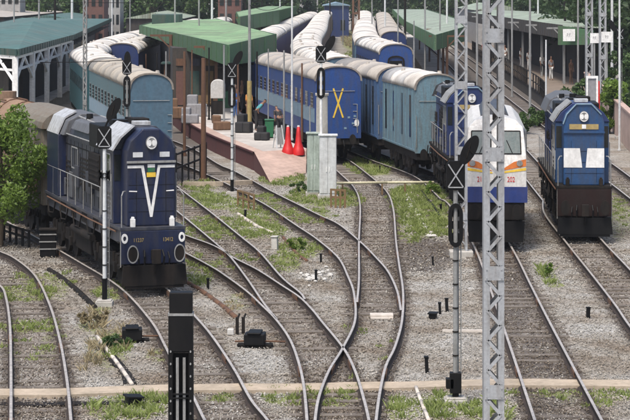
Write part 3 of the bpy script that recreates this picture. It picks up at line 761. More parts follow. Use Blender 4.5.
    for s in (-1, 1):
        q = MB()
        for (a, b, c, d_) in ((y0+.26, y0+1.19, 3.15, 3.19), (y0+.26, y0+1.19, 2.51, 2.55), (y0+.26, y0+.30, 2.55, 3.15), (y0+1.15, y0+1.19, 2.55, 3.15), (y0+.70, y0+.74, 2.55, 3.15)):
            q.box(min(s*(CW+.002), s*(CW+.022)), max(s*(CW+.002), s*(CW+.022)), a, b, c, d_)
        q.build('window_frame', M['pole_grey'], cab)
        q = MB(); q.tube((s*(CW+.03), y0+1.3, zf+.1), (s*(CW+.03), y0+1.3, 2.7), .014, n=5); q.tube((s*(CW+.03), y0+.1, zf+.1), (s*(CW+.03), y0+.1, 2.7), .014, n=5); q.build('grab_rail', M['pole_grey'], cab)
        for k in range(4): q = MB(); q.cbox((s*.70, 3.2+1.5*k, 1.28), (.14, .7, .26)); q.build('side_box', M['under'], t, bevel=.02)
        q = MB(); q.path([(s*.80, .6, 1.36), (s*.80, 4.0, 1.33), (s*.80, L-.4, 1.36)], .022, 5); q.build('air_pipe', M['rust'], t)
    rc = random.Random(int(loc[0]*10)+3)
    for s in (-1, 1):
        for k in range(7):
            ya = 2.6 + k*.95; za = rc.choice((1.55, 1.9, 2.3)); hh_ = rc.uniform(.25, .7); dd = rc.uniform(.03, .10)
            q = MB(); q.box(min(s*hw, s*(hw+dd)), max(s*hw, s*(hw+dd)), ya, ya+rc.uniform(.3, .7), za, za+hh_); q.build('equipment_door', M[rc.choice((st['hood'], 'under', 'hatch_dark'))], lh, bevel=.01)
        for k in range(5):
            yy_ = 1.2 + k*1.9; q = MB(); q.path([(s*.79, yy_, 1.3), (s*.80, yy_+.2, 1.0), (s*.80, yy_+.9, .95), (s*.79, yy_+1.2, 1.25)], .02, 5); q.build('air_pipe', M['under'], t)
        q = MB(); q.path([(s*.62, 2.6, 3.25), (s*.62, L-.5, 3.25)], .02, 5); q.build('roof_pipe', M['pole_grey'], lh)
    # radiators / fans / exhaust
    q = MB(); q.box(-.66, .66, 3.0, 4.6, 3.15, 3.75); q.build('radiator_box', M['black'], lh, bevel=.03)
    for s in (-1, 1):
        q = MB(); q.box(min(s*.56, s*.70), max(s*.56, s*.70), 3.1, 4.5, 2.1, 3.0)
        for k in range(6): q.box(min(s*.70, s*.715), max(s*.70, s*.715), 3.15, 4.45, 2.18+.13*k, 2.22+.13*k)
        q.build('grille', M['under'], lh)
    q = MB(); q.prism([(-.62, 3.42), (.62, 3.42), (.50, 3.64), (.2, 3.74), (-.2, 3.74), (-.50, 3.64)], 5.0, 7.4); q.build('roof_hatch', M['hatch_dark'], lh, bevel=.02)
    q = MB(); q.prism([(-.72, 3.20), (.72, 3.20), (.55, 3.60), (.2, 3.78), (-.2, 3.78), (-.55, 3.60)], 8.0, L-.2); q.build('roof_hatch', M['hatch_dark'], lh, bevel=.02)
    q = MB(); q.prism([(-.76, 3.19), (-.57, 3.62), (-.24, 3.81), (-.26, 3.84), (-.60, 3.66), (-.80, 3.21)][::-1], 8.5, L-.3)
    if st['v'] == 'V': q.build('roof_panel', M['silver'], lh)
    for (xx, yy, r_, z0_, z1_) in ((0, 4.85, .14, 3.5, 3.95), (.2, 5.9, .09, 3.7, 3.86), (-.25, 6.6, .1, 3.65, 3.86), (.3, 4.2, .12, 3.7, 3.9)):
        q = MB(); q.tube((xx, yy, z0_), (xx, yy, z1_), r_, r_*.85, 12); q.build('exhaust', M['black'], lh)
    q = MB(); q.box(-.3, .1, 3.3, 3.8, 3.70, 3.88); q.build('roof_box', M['black'], lh, bevel=.01)
    for s in (-1, 1):
        q = MB(); q.tube((s*.36, 2.7, 3.62), (s*.30, 7.8, 3.72), .03, n=6); q.build('roof_pipe', M['pole_grey'], lh)
    if st['v'] == 'V':
        q = MB(); x = -hw-.01
        q.box(x-.006, x, 6.6, 6.65, 2.35, 2.95); q.box(x-.006, x, 7.5, 7.55, 2.35, 2.95); q.box(x-.006, x, 6.6, 7.55, 2.35, 2.39); q.box(x-.006, x, 6.6, 7.55, 2.91, 2.95); q.build('number_frame', M['pole_grey'], lh)
        q = MB(); q.box(-CW, CW, 8.4, L-.25, zf, 3.2); q.build('rear_cab', blue, t, bevel=.02)
    for s in (-1, 1):
        q = MB(); yy = 2.6
        while yy < L-.2:
            q.tube((s*.77, yy, zf), (s*.77, yy, zf+.75), .013, n=5); yy += 1.1
        q.path([(s*.77, 2.6, zf+.75), (s*.77, L-.3, zf+.75)], .014); q.build('handrail', M['pole_grey'], t)
    q = MB(); q.box(-.7, .7, L*.40, L*.60, .35, 1.08)
    for s in (-1, 1): q.tube((s*.72, L*.36, .85), (s*.72, L*.62, .85), .11, n=10)
    q.build('fuel_tank', M['under'], t, bevel=.05)
    bogie(t, .5, 3.5, .74); bogie(t, L-4.1, 3.5, .74)
    for s in (-1, 1): q = MB(); q.disc(s*.57, .9, L, L+.3, .12, .19, 16); q.build('rear_buffer', M['under'], t)
    return t
G_LOCO = 'locomotives standing in the yard'
left_front = W(153.5, 289, RT)
rzL = math.atan2(3.07, 10.1)
diesel('dark navy diesel locomotive with a white V stripe on its nose', (left_front.x, left_front.y-.1, RT), rzL,
       dict(body='navy', frame='faded_navy', beam='navy', guard='under', hood='faded_navy', v='V', digits=('11237', '13412')), 10.4, G_LOCO)
rf = W(584.5, 238, RT)
diesel('bright blue diesel locomotive with two white panels on its nose', (rf.x, rf.y, RT), -math.atan2(.5, 10),
       dict(body='loco_blue', frame='under', beam='underframe_brown', guard='black', hood='coach_dark_blue', v='blocks', ring=False), 11, G_LOCO)
diesel('dark blue diesel locomotive half hidden behind the white faced one', (5.32, 74.3, RT), .03,
       dict(body='coach_dark_blue', frame='under', beam='under', guard='black', hood='coach_dark_blue', v='none', ring=False), 8.2, G_LOCO)

def white_loco():
    p = W(496, 246, RT); t = thing('electric_locomotive', 'white faced locomotive with orange chevrons and a blue band', 'locomotive', (p.x, p.y, RT), -.066, G_LOCO)
    L = 9.2; hw = .87
    # cab front: sloped screen
    q = MB()
    secs = [(.0, 1.25, hw*.98), (.0, 2.2, hw*.98), (.10, 2.55, hw*.97), (.42, 3.30, hw*.88), (.62, 3.50, hw*.66), (.8, 3.58, hw*.3)]
    vs = []
    for y, z, w_ in secs: vs += [(-w_, y, z), (w_, y, z)]
    n = len(secs); ring = []
    for y, z, w_ in [(1.4, 1.25, hw), (1.4, 2.2, hw), (1.4, 2.55, hw), (1.4, 3.22, hw*.98), (1.4, 3.50, hw*.72), (1.4, 3.60, hw*.3)]: vs += [(-w_, y, z), (w_, y, z)]
    fs = []
    for i in range(n-1):
        fs += [[2*i, 2*i+1, 2*i+3, 2*i+2], [2*i+1, 2*i+1+2*n, 2*i+3+2*n, 2*i+3], [2*i, 2*i+2, 2*i+2+2*n, 2*i+2*n]]
    fs += [[2*n-2, 2*n-1, 4*n-1, 4*n-2], [0, 2*n, 2*n+1, 1]]
    q.add(vs, fs); q.prism([(-hw, 1.25), (hw, 1.25), (hw, 3.18), (hw*.72, 3.44), (hw*.3, 3.52), (-hw*.3, 3.52), (-hw*.72, 3.44), (-hw, 3.18)], 1.4, L)
    body = q.build('body', M['loco_white'], t, bevel=.03)
    def on(z):   # front surface y at height z
        pts = [(1.25, 0), (2.2, 0), (2.55, .10), (3.30, .42), (3.72, .62)]
        for (a, ya), (b, yb) in zip(pts, pts[1:]):
            if a <= z <= b: return ya + (yb-ya)*(z-a)/(b-a)
        return 0
    for s in (-1, 1):
        q = MB(); x0, x1 = .14, .70; z0, z1 = 2.58, 3.20
        pts = [(x0, z0), (x1, z0), (x1-.02, z1), (x0, z1)]
        vs = [(s*x, on(z)-.012, z) for x, z in pts] + [(s*x, on(z)-.004, z) for x, z in pts]
        q.add(vs, [(0,1,2,3), (0,4,5,1), (1,5,6,2), (2,6,7,3), (3,7,4,0)]); wd = q.build('windscreen', M['windscreen'], body)
        q = MB(); q.path([(s*x, on(z)-.014, z) for x, z in pts + pts[:1]], .017, 6); q.build('window_frame', M['under'], wd)
        q = MB(); q.tube((s*.46, on(2.6)-.03, 2.6), (s*.3, on(2.95)-.03, 2.95), .010); q.build('wiper', M['black'], wd)
        q = MB(); q.prism([(s*.10, 2.10), (s*.84, 2.24), (s*.84, 2.44), (s*.50, 2.36)][::s], -.010, -.002); q.build('chevron', M['signal_orange'], body)
        q = MB(); q.prism([(s*.10, 2.03), (s*.84, 2.12), (s*.84, 2.20), (s*.10, 2.07)][::s], -.009, -.002); q.build('chevron', M['yellow'], body)
        q = MB(); q.disc(s*.66, 2.32, -.03, -.011, .085, .085, 16); q.build('headlight', M['pole_grey'], body)
    for (s, tx) in ((-1, '213'), (1, '202')): text_mesh(tx, .21, 'red', body, (s*.42, -.006, 1.86), sx=.7)
    q = MB(); q.box(-hw-.008, hw+.008, -.012, L-.4, 1.22, 1.66); q.build('blue_band', M['stripe_blue'], body)
    q = MB(); q.prism([(-hw*.3-.15, 3.5), (hw*.3+.15, 3.5), (.25, 3.72), (-.25, 3.72)], 2.4, L-1); q.build('roof_equipment', M['faded_navy'], t)
    q = MB(); q.box(-.09, .09, .5, .8, 3.5, 3.68); q.build('top_lamp', M['under'], t, bevel=.02)
    q = MB(); q.box(-.80, .80, .02, L, .72, 1.215); q.build('underframe', M['under'], t, bevel=.02)
    q = MB(); q.prism([(-.76, .12), (.76, .12), (.80, .70), (-.80, .70)], -.12, -.05); q.build('cowcatcher', M['black'], t)
    buffers(t, .0, .98, .58, False)
    q = MB(); q.box(-.08, .08, -.4, .0, .75, .98); q.build('coupler', M['under'], t, bevel=.02)
    for s in (-1, 1): q = MB(); q.path([(s*.2, -.02, .9), (s*.24, -.14, .7), (s*.2, -.1, .4)], .02); q.build('brake_hose', M['black'], t)
    bogie(t, .7, 3.4, .78); bogie(t, L-4, 3.4, .78)
    for s in (-1, 1):
        q = MB(); x = s*(hw+.006); q.box(min(x, s*hw), max(x, s*hw), .55, 1.15, 2.6, 3.2); q.build('side_window', M['glass_dark'], body)
white_loco()

# ------------------------------------------------------------------ coaches
def coach(p0, p1, label, body, roof='roof_grey', end=None, stripe=None, lod=0, W2=1.0, vans=False, cross=False, group=None, dark_end=False, name='railway_coach'):
    """p0: near end centre, p1: far end centre (x, y)"""
    d = Vector((p1[0]-p0[0], p1[1]-p0[1])); L = d.length - .5; rz = -math.atan2(d.x, d.y)
    t = thing(name, label, 'railway coach', (p0[0], p0[1], RT), rz, group)
    ze, zt = 3.42, 4.0
    q = MB(); q.prism([(-W2, 1.02), (W2, 1.02), (W2*1.0, ze), (-W2, ze)], .0, L); bo = q.build('body', M[body], t, bevel=.02)
    ap = arch(W2+.03, ze+.003, zt, 12, 2.3); np_ = len(ap); q = MB(); secs = [(-.03, 0)]; yy = 2.2
    while yy < L-.5:
        secs += [(yy, 0), (yy+.01, 1), (yy+.055, 1), (yy+.065, 0)]; yy += 2.9
    secs.append((L+.03, 0))
    for y_, up_ in secs: q.v += [(x_*(1+.008*up_), y_, z_+.014*up_) for x_, z_ in ap]
    for a_ in range(len(secs)-1):
        for b_ in range(np_-1):
            q.f.append([a_*np_+b_, a_*np_+b_+1, (a_+1)*np_+b_+1, (a_+1)*np_+b_][::-1]); q.m.append(1 if secs[a_][1] and secs[a_+1][1] else 0)
        q.f.append([a_*np_+np_-1, a_*np_, (a_+1)*np_, (a_+1)*np_+np_-1][::-1]); q.m.append(0)
    q.f += [list(range(np_)), list(range(len(q.v)-1, len(q.v)-np_-1, -1))]; q.m += [0, 0]
    rf_ = q.build('roof', [M[roof], M['roof_seam']], t)
    rf_.data.polygons.foreach_set('use_smooth', [len(p.vertices) == 4 for p in rf_.data.polygons])
    if lod < 2:
        yy = 1.6
        while yy < L-.8:
            q = MB(); q.tube((.42*(1 if int(yy) % 2 else -1), yy, zt-.08), (.42*(1 if int(yy) % 2 else -1), yy, zt+.04), .10, .07, 8); yy += 3.1
            q.build('roof_vent', M['roof_grey'], rf_)
    # end
    em = M[end] if end else M[body]
    q = MB(); q.prism([(-W2+.015, .98), (W2-.015, .98)] + arch(W2-.015, ze, zt-.03, 12, 2.3), -.045, -.002); en = q.build('end_panel', em, t)
    q = MB(); q.prism(arch(W2+.035, ze-.05, zt+.01, 12, 2.3) + arch(W2-.04, ze-.05, zt-.05, 12, 2.3)[::-1], -.09, -.032); q.build('end_trim', M['roof_seam'], en)
    if cross:
        q = MB()
        a, b = .20, .62
        q.prism([(-a-.035, 2.45+b-.02), (-a+.03, 2.45+b), (a+.035, 2.45-b+.02), (a-.03, 2.45-b)][::-1], -.060, -.048)
        q.prism([(a-.03, 2.45+b), (a+.035, 2.45+b-.02), (-a+.03, 2.45-b), (-a-.035, 2.45-b+.02)][::-1], -.0605, -.0475)
        q.build('yellow_cross', M['yellow'], en)
        for dx, dz in ((-.62, 1.35), (-.5, 1.55), (.45, 1.85), (.62, 1.6), (.7, 1.9), (.3, 1.4)):
            q = MB(); q.box(dx-.05, dx+.05, -.06, -.047, dz-.04, dz+.04); q.build('end_marking', M['coach_light_blue'], en)
        q = MB(); q.disc(.78, 1.62, -.06, -.047, .10, .17, 16); q.build('tail_lamp', M['white_paint'], en)
    if dark_end:
        q = MB(); q.box(-.36, .36, -.09, -.047, 1.3, 3.0); q.build('gangway_door', M['black'], en)
        q = MB(); q.prism(arch(.5, 3.0, 3.3, 8) + [(-.5, 1.2), (-.40, 1.2), (-.40, 3.0)] + arch(.4, 3.0, 3.2, 8)[::-1][1:-1] + [(.40, 3.0), (.40, 1.2), (.5, 1.2)], -.12, -.048); q.build('gangway_frame', M['under'], en)
    if lod == 0:
        q = MB()
        for s in (-1, 1): q.path([(s*.8, -.07, 1.2), (s*.8, -.07, 2.4)], .015, 5)
        q.path([(-.7, -.07, 2.95), (.7, -.07, 2.95)], .012, 5)
        for k in range(4): q.tube((.62, -.07, 1.5+.3*k), (.80, -.07, 1.5+.3*k), .012, n=5)
        q.build('end_ladder', M['pole_grey'], en)
    # sides
    if lod < 2:
        n = max(3, int(L/1.55))
        for s in (-1, 1):
            if s > 0 and lod == 1: continue
            if vans:
                for k in range(n):
                    yc = (k+.5)*L/n; q = MB()
                    q.box(min(s*W2, s*(W2+.02)), max(s*W2, s*(W2+.02)), yc-.13, yc+.13, 1.55, 3.15); q.build('door_slot', M['glass_dark'], bo)
                q = MB(); yy = .3
                while yy < L:
                    q.box(min(s*W2, s*(W2+.03)), max(s*W2, s*(W2+.03)), yy, yy+.05, 1.1, 3.38); yy += .78
                q.box(min(s*W2, s*(W2+.028)), max(s*W2, s*(W2+.028)), .05, L-.05, 1.06, 1.12); q.build('side_rib', M[body], bo)
            else:
                for k in range(n):
                    yc = (k+.5)*L/n; q = MB()
                    q.box(min(s*W2, s*(W2+.012)), max(s*W2, s*(W2+.012)), yc-.36, yc+.36, 2.25, 2.85); wn = q.build('window', M['glass_dark'], bo)
                    if lod == 0: q = MB(); [q.box(min(s*(W2+.012), s*(W2+.02)), max(s*(W2+.012), s*(W2+.02)), yc-.38, yc+.38, zz, zz+.02) for zz in (2.23, 2.38, 2.52, 2.66, 2.84)]; q.build('window_bar', M['pole_grey'], wn)
                if stripe:
                    q = MB(); q.box(min(s*W2, s*(W2+.006)), max(s*W2, s*(W2+.006)), .05, L-.05, 1.62, 2.22); q.build('side_band', M[stripe], bo)
    q = MB(); q.box(-W2+.08, W2-.08, .02, L, .72, 1.02)
    for k in range(3): q.box(-W2+.2, W2-.2, L*(.3+.15*k), L*(.38+.15*k), .45, .72)
    q.build('underframe', M['under'], t)
    if lod == 0:
        buffers(t, 0, .95, .57, False)
        q = MB(); q.box(-.07, .07, -.35, 0, .72, .98); q.build('coupler', M['under'], t, bevel=.02)
        for s in (-.25, .22): q = MB(); q.path([(s, -.03, .9), (s+.03, -.15, .65), (s, -.1, .4)], .022); q.build('brake_hose', M['black'], t)
    if lod < 2: bogie(t, 1.0, 2.2, .8, nw=2); bogie(t, L-3.2, 2.2, .8, nw=2)
    else:
        q = MB(); q.box(-.7, .7, 1, 3.2, .0, .7); q.box(-.7, .7, L-3.2, L-1, 0, .7); q.build('bogie', M['under'], t)
    return t
def along(path, y0, L, n, gap=.35):
    pts = smooth([Vector((x, y, 0)) for x, y in path], .25); i = 0
    while i < len(pts)-1 and pts[i].y < y0: i += 1
    out = []
    for k in range(n):
        a = pts[i]; j = i
        while j < len(pts)-1 and (pts[j]-a).length < L: j += 1
        out.append(((a.x, a.y), (pts[j].x, pts[j].y)))
        if j >= len(pts)-1: break
        i = j
    return out
GB = 'coaches of the train behind the platform'
coach((.96, 91.7), (-2.13, 112.8), 'blue coach end with a big yellow cross, beside the platform', 'coach_blue', 'roof_grey', 'coach_blue', 'coach_light_blue', 0, .98, cross=True)
ordw = ['first', 'second', 'third', 'fourth', 'fifth', 'sixth', 'seventh', 'eighth', 'ninth', 'tenth', 'eleventh', 'twelfth', 'thirteenth', 'fourteenth']
for k, (a, b) in enumerate(along(PATH_B, 127, 20.5, 9)):
    coach(a, b, 'white roofed coach, %s of its train emerging above the centre green canopy' % ordw[k], 'coach_blue', 'roof_cream', lod=1 if k < 1 else 2, group=GB)
GA = 'vans and coaches of the train behind the dark blue locomotive'
va = along(PATH_A, 83.2, 7.8, 2)
rzv = math.atan2(2.2, 10)
coach((4.62, 83.4), (3.55, 90.9), 'teal parcel van with dark door slots at the near end of the centre train', 'van_teal', 'roof_cream', 'van_teal', lod=0, W2=.86, vans=True)
coach((3.42, 91.3), (1.65, 103), 'blue parcel van between the teal van and the yellow cross coach', 'van_blue', 'roof_grey', lod=0, W2=.88, vans=True)
for k, (a, b) in enumerate(along(PATH_A, 104.2, 19, 12)):
    coach(a, b, 'white roofed brown sided coach, %s behind the blue parcel van' % ordw[k], 'coach_grey_blue' if k < 1 else 'brown_tank', 'roof_cream', lod=1 if k < 3 else 2, group=GA)
coach((4.75, 129), (3.75, 149), 'rounded bright blue coach end standing far off behind the parcel vans', 'coach_blue', 'roof_cream', 'coach_blue', lod=1, dark_end=True)
for k, (a, b) in enumerate(along(PATH_C, 150, 20, 9)):
    coach(a, b, 'pale roofed coach, %s behind the rounded blue coach end' % ordw[k], 'coach_grey_blue', 'roof_cream', lod=2, group='coaches behind the rounded blue end')
for k, (a, b) in enumerate(along(PATH_D, 168, 20, 7)):
    coach(a, b, 'pale roofed coach, %s of the row beside the right green canopy' % ordw[k], 'coach_dark_blue', 'roof_grey', lod=2, group='coaches beside the right green canopy')
l1 = along(PATH_L1, 83.6, 19.5, 8)
coach(l1[0][0], l1[0][1], 'grey blue coach with a tall plain end, left of the platform', 'van_dark', 'roof_beige', 'coach_grey_blue', lod=0, W2=.83, stripe='coach_light_blue')
for k, (a, b) in enumerate(l1[1:]):
    coach(a, b, 'dark teal coach coupled behind the grey blue coach on the left' if k == 0 else 'cream roofed coach, %s along the teal left canopy' % ordw[k-1], 'coach_teal', 'roof_cream', lod=1 if k < 2 else 2, W2=.95, group='coaches along the left canopy')
for k, (a, b) in enumerate(along(PATH_L2, 131, 20, 7)):
    coach(a, b, 'dark navy ended coach under the corner of the centre green canopy' if k == 0 else 'white roofed coach, %s behind the dark navy coach end' % ordw[k-1], 'coach_dark_blue', 'roof_cream' , 'coach_dark_blue', lod=1 if k == 0 else 2, group='coaches behind the dark navy end')

# brake van and brown tank wagon coupled behind the navy locomotive
def rear_wagons():
    d = Vector((-math.sin(rzL), math.cos(rzL)))
    base = Vector((left_front.x, left_front.y)) + d*10.9
    t = thing('brake_van', 'weathered olive grey van with an orange stained side behind the navy locomotive', 'brake van', (base.x, base.y, RT), rzL+.02)
    L = 4.6; q = MB(); q.prism([(-.78, 1.0), (.78, 1.0), (.78, 3.2), (-.78, 3.2)], 0, L); b = q.build('body', M['olive_grey'], t, bevel=.02)
    q = MB(); q.prism(arch(.84, 3.203, 3.72, 10), -.15, L+.1); q.build('roof', M['olive_grey'], t)
    q = MB(); q.box(-.797, -.784, .9, 2.6, 1.2, 2.3); q.build('side_panel', M['orange_stain'], b)
    q = MB(); q.box(-.80, -.783, 3.0, 3.9, 2.2, 2.85); q.build('window', M['glass_dark'], b)
    q = MB()
    for y in (.1, 1.2, 2.3, 3.4, 4.4): q.box(-.81, -.78, y, y+.06, 1.05, 3.15)
    q.build('side_rib', M['olive_grey'], b)
    q = MB(); q.box(-.7, .7, .05, L, .7, 1.0); q.build('underframe', M['under'], t); bogie(t, .6, 1.5, .74, nw=2); bogie(t, 2.6, 1.5, .74, nw=2)
    for k in range(3):
        base2 = base + d*(5.1 + k*9.6) + Vector((-.12*k*k-.1, 0)); t = thing('tank_wagon', 'rusty brown tank wagon, %s behind the olive grey van' % ordw[k], 'tank wagon', (base2.x, base2.y, RT), rzL+.05+.03*k, 'rusty tank wagons behind the navy locomotive')
        L = 8.6; n = 24; vs = []; fs = []
        secs = [(0, .35), (.12, .72), (.4, 1), (L-.4, 1), (L-.12, .72), (L, .35)]
        for y, r in secs: vs += [(.86*r*math.cos(6.2832*i/n), y, 2.35 + 1.3*r*math.sin(6.2832*i/n)) for i in range(n)]
        for s in range(len(secs)-1): fs += [[s*n+i, s*n+(i+1) % n, (s+1)*n+(i+1) % n, (s+1)*n+i] for i in range(n)]
        fs += [list(range(n)), list(range((len(secs)-1)*n, len(secs)*n))]
        q = MB(); q.add(vs, fs); q.build('tank', M['brown_tank'], t, smooth=True)
        q = MB(); q.tube((0, L/2, 3.5), (0, L/2, 3.85), .3, .3, 16); q.build('dome', M['brown_tank'], t)
        q = MB()
        for s in (-1, 1): q.path([(s*.35, L/2-1.4, 3.62), (s*.35, L/2+1.4, 3.62)], .03)
        for y in (1.2, 2.9, 5.7, 7.4): q.prism(arch(.885, 2.35, 3.68, 14, 2), y, y+.06)
        q.build('tank_strap', M['rust'], t)
        q = MB(); q.box(-.75, .75, 0, L, .8, 1.08); q.build('underframe', M['under'], t); bogie(t, .8, 1.8, .74, nw=2); bogie(t, L-2.6, 1.8, .74, nw=2)
rear_wagons()

# ------------------------------------------------------------------ signals (seen from behind)
GS = 'colour light signals seen from behind'
def signal(x, y, label, zx=4.05, dz=.45, tilt=R(28), s=1.0, post='pole_grey', zb=0.0, oval_dx=.24, low=.6, footing=True, mid=.65, ladder=True):
    t = thing('railway_signal', label, 'signal', (x, y, zb), 0, GS)
    h = zx - zb
    q = MB(); q.tube((0, 0, low), (0, 0, h-.2), .045*s, .04*s, 10); po = q.build('post', M[post], t, smooth=False)
    q = MB(); q.tube((0, 0, -.02), (0, 0, low), .058*s, .058*s, 10); q.tube((0, 0, low-.03), (0, 0, low), .075*s, .075*s, 10); q.build('post_sleeve', M['black'], t)
    if footing:
        q = MB(); q.box(-.20*s, .20*s, -.22, .22, -.2, .10); q.box(-.17*s, .17*s, -.17, .17, .10, .13); q.build('footing', M['concrete'], t, bevel=.02)
    # X braced octagonal backboard
    w_, hh = .165*s, .26*s; c = .06*s
    q = MB(); q.prism([(-w_+c, h-hh), (w_-c, h-hh), (w_, h-hh+c), (w_, h+hh-c), (w_-c, h+hh), (-w_+c, h+hh), (-w_, h+hh-c), (-w_, h-hh+c)], -.06, .0); bd = q.build('backboard', M['black'], t)
    q = MB(); q.bar((-w_*.8, -.075, h-hh*.78), (w_*.8, -.075, h+hh*.78), .022*s, .012); q.bar((w_*.8, -.082, h-hh*.78), (-w_*.8, -.082, h+hh*.78), .022*s, .012); q.bar((-w_*.8, -.075, h-hh*.8), (w_*.8, -.075, h-hh*.8), .02*s, .012); q.build('cross_brace', M['galv'], bd)
    # tilted oval route indicator
    zo = h + dz; q = MB(); q.disc(oval_dx*s, zo, -.08, -.02, .12*s, .29*s, 24, tilt=tilt); ov = q.build('route_indicator', M['black'], t)
    q = MB(); q.bar((oval_dx*s-.05*s, -.09, zo-.14*s), (oval_dx*s+.02*s, -.09, zo+.12*s), .014*s, .01); q.bar((oval_dx*s+.05*s, -.095, zo-.05*s), (oval_dx*s-.02*s, -.095, zo+.06*s), .012*s, .01); q.build('bracket', M['under'], ov)
    q = MB(); q.tube((0, -.03, h+hh*.8), (oval_dx*s*.7, -.03, zo-.12*s), .022*s); q.build('arm', M['black'], t)
    # long rounded signal housing with slot
    zc = h - .88*s; hw, hz = .13*s, mid*.6*s
    def rr(w1, z1, n=8):
        out = []
        for i in range(n+1): a = math.pi*i/n; out.append((w1*math.cos(a), zc+z1-w1*1.5+w1*1.5*math.sin(a)))
        for i in range(n+1): a = math.pi + math.pi*i/n; out.append((w1*math.cos(a), zc-z1+w1*1.5+w1*1.5*math.sin(a)))
        return out
    o_, i_ = rr(hw, hz), rr(hw*.48, hz*.8); n = len(o_); q = MB(); vs = []
    for yy in (-.07, .0):
        vs += [(x_, yy, z_) for x_, z_ in o_] + [(x_, yy, z_) for x_, z_ in i_]
    fs = []
    for k in range(n):
        j = (k+1) % n; fs += [[k, j, n+j, n+k], [2*n+k, 3*n+k, 3*n+j, 2*n+j], [k, 2*n+k, 2*n+j, j], [n+k, n+j, 3*n+j, 3*n+k]]
    q.add(vs, fs); q.build('signal_housing', M['black'], t)
    for k in range(3):
        q = MB(); zz = zc + (k-1)*hz*.55; q.tube((0, .02, zz), (0, .22, zz-.02), .09*s, .08*s, 12); q.build('lamp_unit', M['black'], t)
    if ladder:
        q = MB()
        for sx in (.055, .10): q.tube((sx*s, .06, .1), (sx*s, .06, h-.5), .010, n=5)
        k = .2
        while k < h-.5: q.tube((-.02, .06, k), (.10*s, .06, k), .009, n=4); k += .26
        q.build('ladder', M['pole_grey'], t)
        k = low+.3
        while k < h-1.4: q = MB(); q.tube((0, 0, k), (0, 0, k+.025), .055*s, .055*s, 10); q.build('post_band', M['under'], po); k += .42
    return t
b = W(455.5, 404); t5 = signal(b.x, b.y, 'nearest tall signal, just left of the big lattice mast', 4.05, .45, low=.55)
q = MB(); q.box(-.17, -.03, -.1, .08, .28, .46); q.box(-.1, .1, -.1, .1, .2, .56); q.build('junction_box', M['black'], t5, bevel=.01)
b = W(104.5, 305); signal(b.x, b.y, 'tall signal standing left of the navy locomotive nose', 3.9, .66, post='cabinet_white', low=.62, oval_dx=.22, mid=.1)
signal(at(127, 80).x, 80, 'signal rising between the navy locomotive and the grey blue coach', 4.5, .3, oval_dx=.02, tilt=0, mid=.95)
b = W(232, 195); signal(b.x, b.y, 'slim signal on the grass in front of the platform', 4.45, .42, post='cabinet_white', low=.55, s=1.05, oval_dx=.2)
signal(at(321, 77.6).x, 77.6, 'signal above the grey concrete column by the yellow cross coach', 5.05, .36, s=1.15, low=.2, oval_dx=.27, post='white_paint', footing=False, mid=.8, ladder=False)
signal(at(620, 108).x, 108, 'far signal at the right edge among the trees', 5.15, .4, s=1.1, oval_dx=-.35, tilt=-R(25), mid=.5)

def box_signal():
    Y = 35.6; x = at(181, Y).x; t = thing('railway_signal', 'black box topped signal at the bottom left, close to the camera', 'signal', (x, Y, 0), 0, GS)
    zz = lambda py: Zat(py, Y)
    q = MB(); q.box(-.185, .185, -.1, .16, zz(313), zz(292)); q.build('hood', M['black'], t, bevel=.015)
    q = MB(); q.box(-.205, .20, -.12, .18, zz(315), zz(313)+.006); q.build('rim', M['pole_grey'], t)
    q = MB(); q.box(-.20, .195, -.11, .17, zz(351), zz(315)-.004); q.build('signal_housing', M['black'], t, bevel=.015)
    q = MB()
    for s in (-1, 1): q.box(s*.165-.035, s*.165+.035, -.1, .12, 0, zz(351)-.004)
    for py in (350, 392, 396): q.box(-.129, .129, -.09, .1, zz(py)-.03, zz(py)+.02-.03)
    q.box(-.129, .129, .09, .1, 0.1, zz(352)-.03)
    q.build('frame', M['black'], t)
    q = MB()
    for sx in (-.055, .055): q.box(sx-.022, sx+.022, -.07, -.03, .1, zz(354)-.05)
    q.build('conduit', M['pole_grey'], t)
    q = MB()
    for s in (-1, 1):
        for k in range(6): q.disc(s*.16, .5+.2*k, -.115, -.1005, .014, .02, 8)
    q.build('bolt', M['pole_grey'], t)
    q = MB(); q.box(-.3, .3, -.25, .3, -.2, .06); q.build('footing', M['concrete'], t, bevel=.02)
box_signal()

# concrete column and relay cabinets in the centre
def cabinets():
    p = W(322, 193); t = thing('concrete_column', 'square grey concrete column behind the relay cabinets', 'column', (at(322, 78.6).x, 78.6, 0))
    q = MB(); q.prism([(-.23, 0), (.23, 0), (.20, 3.55), (-.20, 3.55)], -.2, .2); q.build('shaft', M['concrete'], t, bevel=.02)
    q = MB(); q.box(-.24, .24, -.24, .24, 3.55, 3.63); q.build('cap', M['concrete'], t, bevel=.01)
    for (px, py, w_, h, d, m, lb) in ((313.5, 196, .46, 2.2, .5, 'cabinet', 'greenish relay cabinet, left one of the pair at the grey column'), (328, 199, .60, 2.2, .55, 'cabinet_white', 'pale grey relay cabinet, right one of the pair at the grey column')):
        p = W(px, py); t = thing('relay_cabinet', lb, 'cabinet', p, 0, 'relay cabinets at the grey column')
        q = MB(); q.box(-w_/2, w_/2, 0, d, .12, h); b_ = q.build('case', M[m], t, bevel=.015)
        q = MB(); q.box(-w_/2-.04, w_/2+.04, -.05, d+.05, h, h+.05); q.build('lid', M[m], t, bevel=.01)
        for s in (-1, 1):
            q = MB(); q.box(min(s*.015, s*(w_/2-.02)), max(s*.015, s*(w_/2-.02)), -.02, -.003, .2, h-.06); dr = q.build('door', M[m], b_, bevel=.005)
            q = MB(); q.box(s*.05-.012, s*.05+.012, -.04, -.021, .95, 1.12); q.build('handle', M['white_paint'], dr)
        q = MB(); q.box(-w_/2-.05, w_/2+.05, -.06, d+.06, -.1, .12); q.build('plinth', M['concrete'], t)
cabinets()

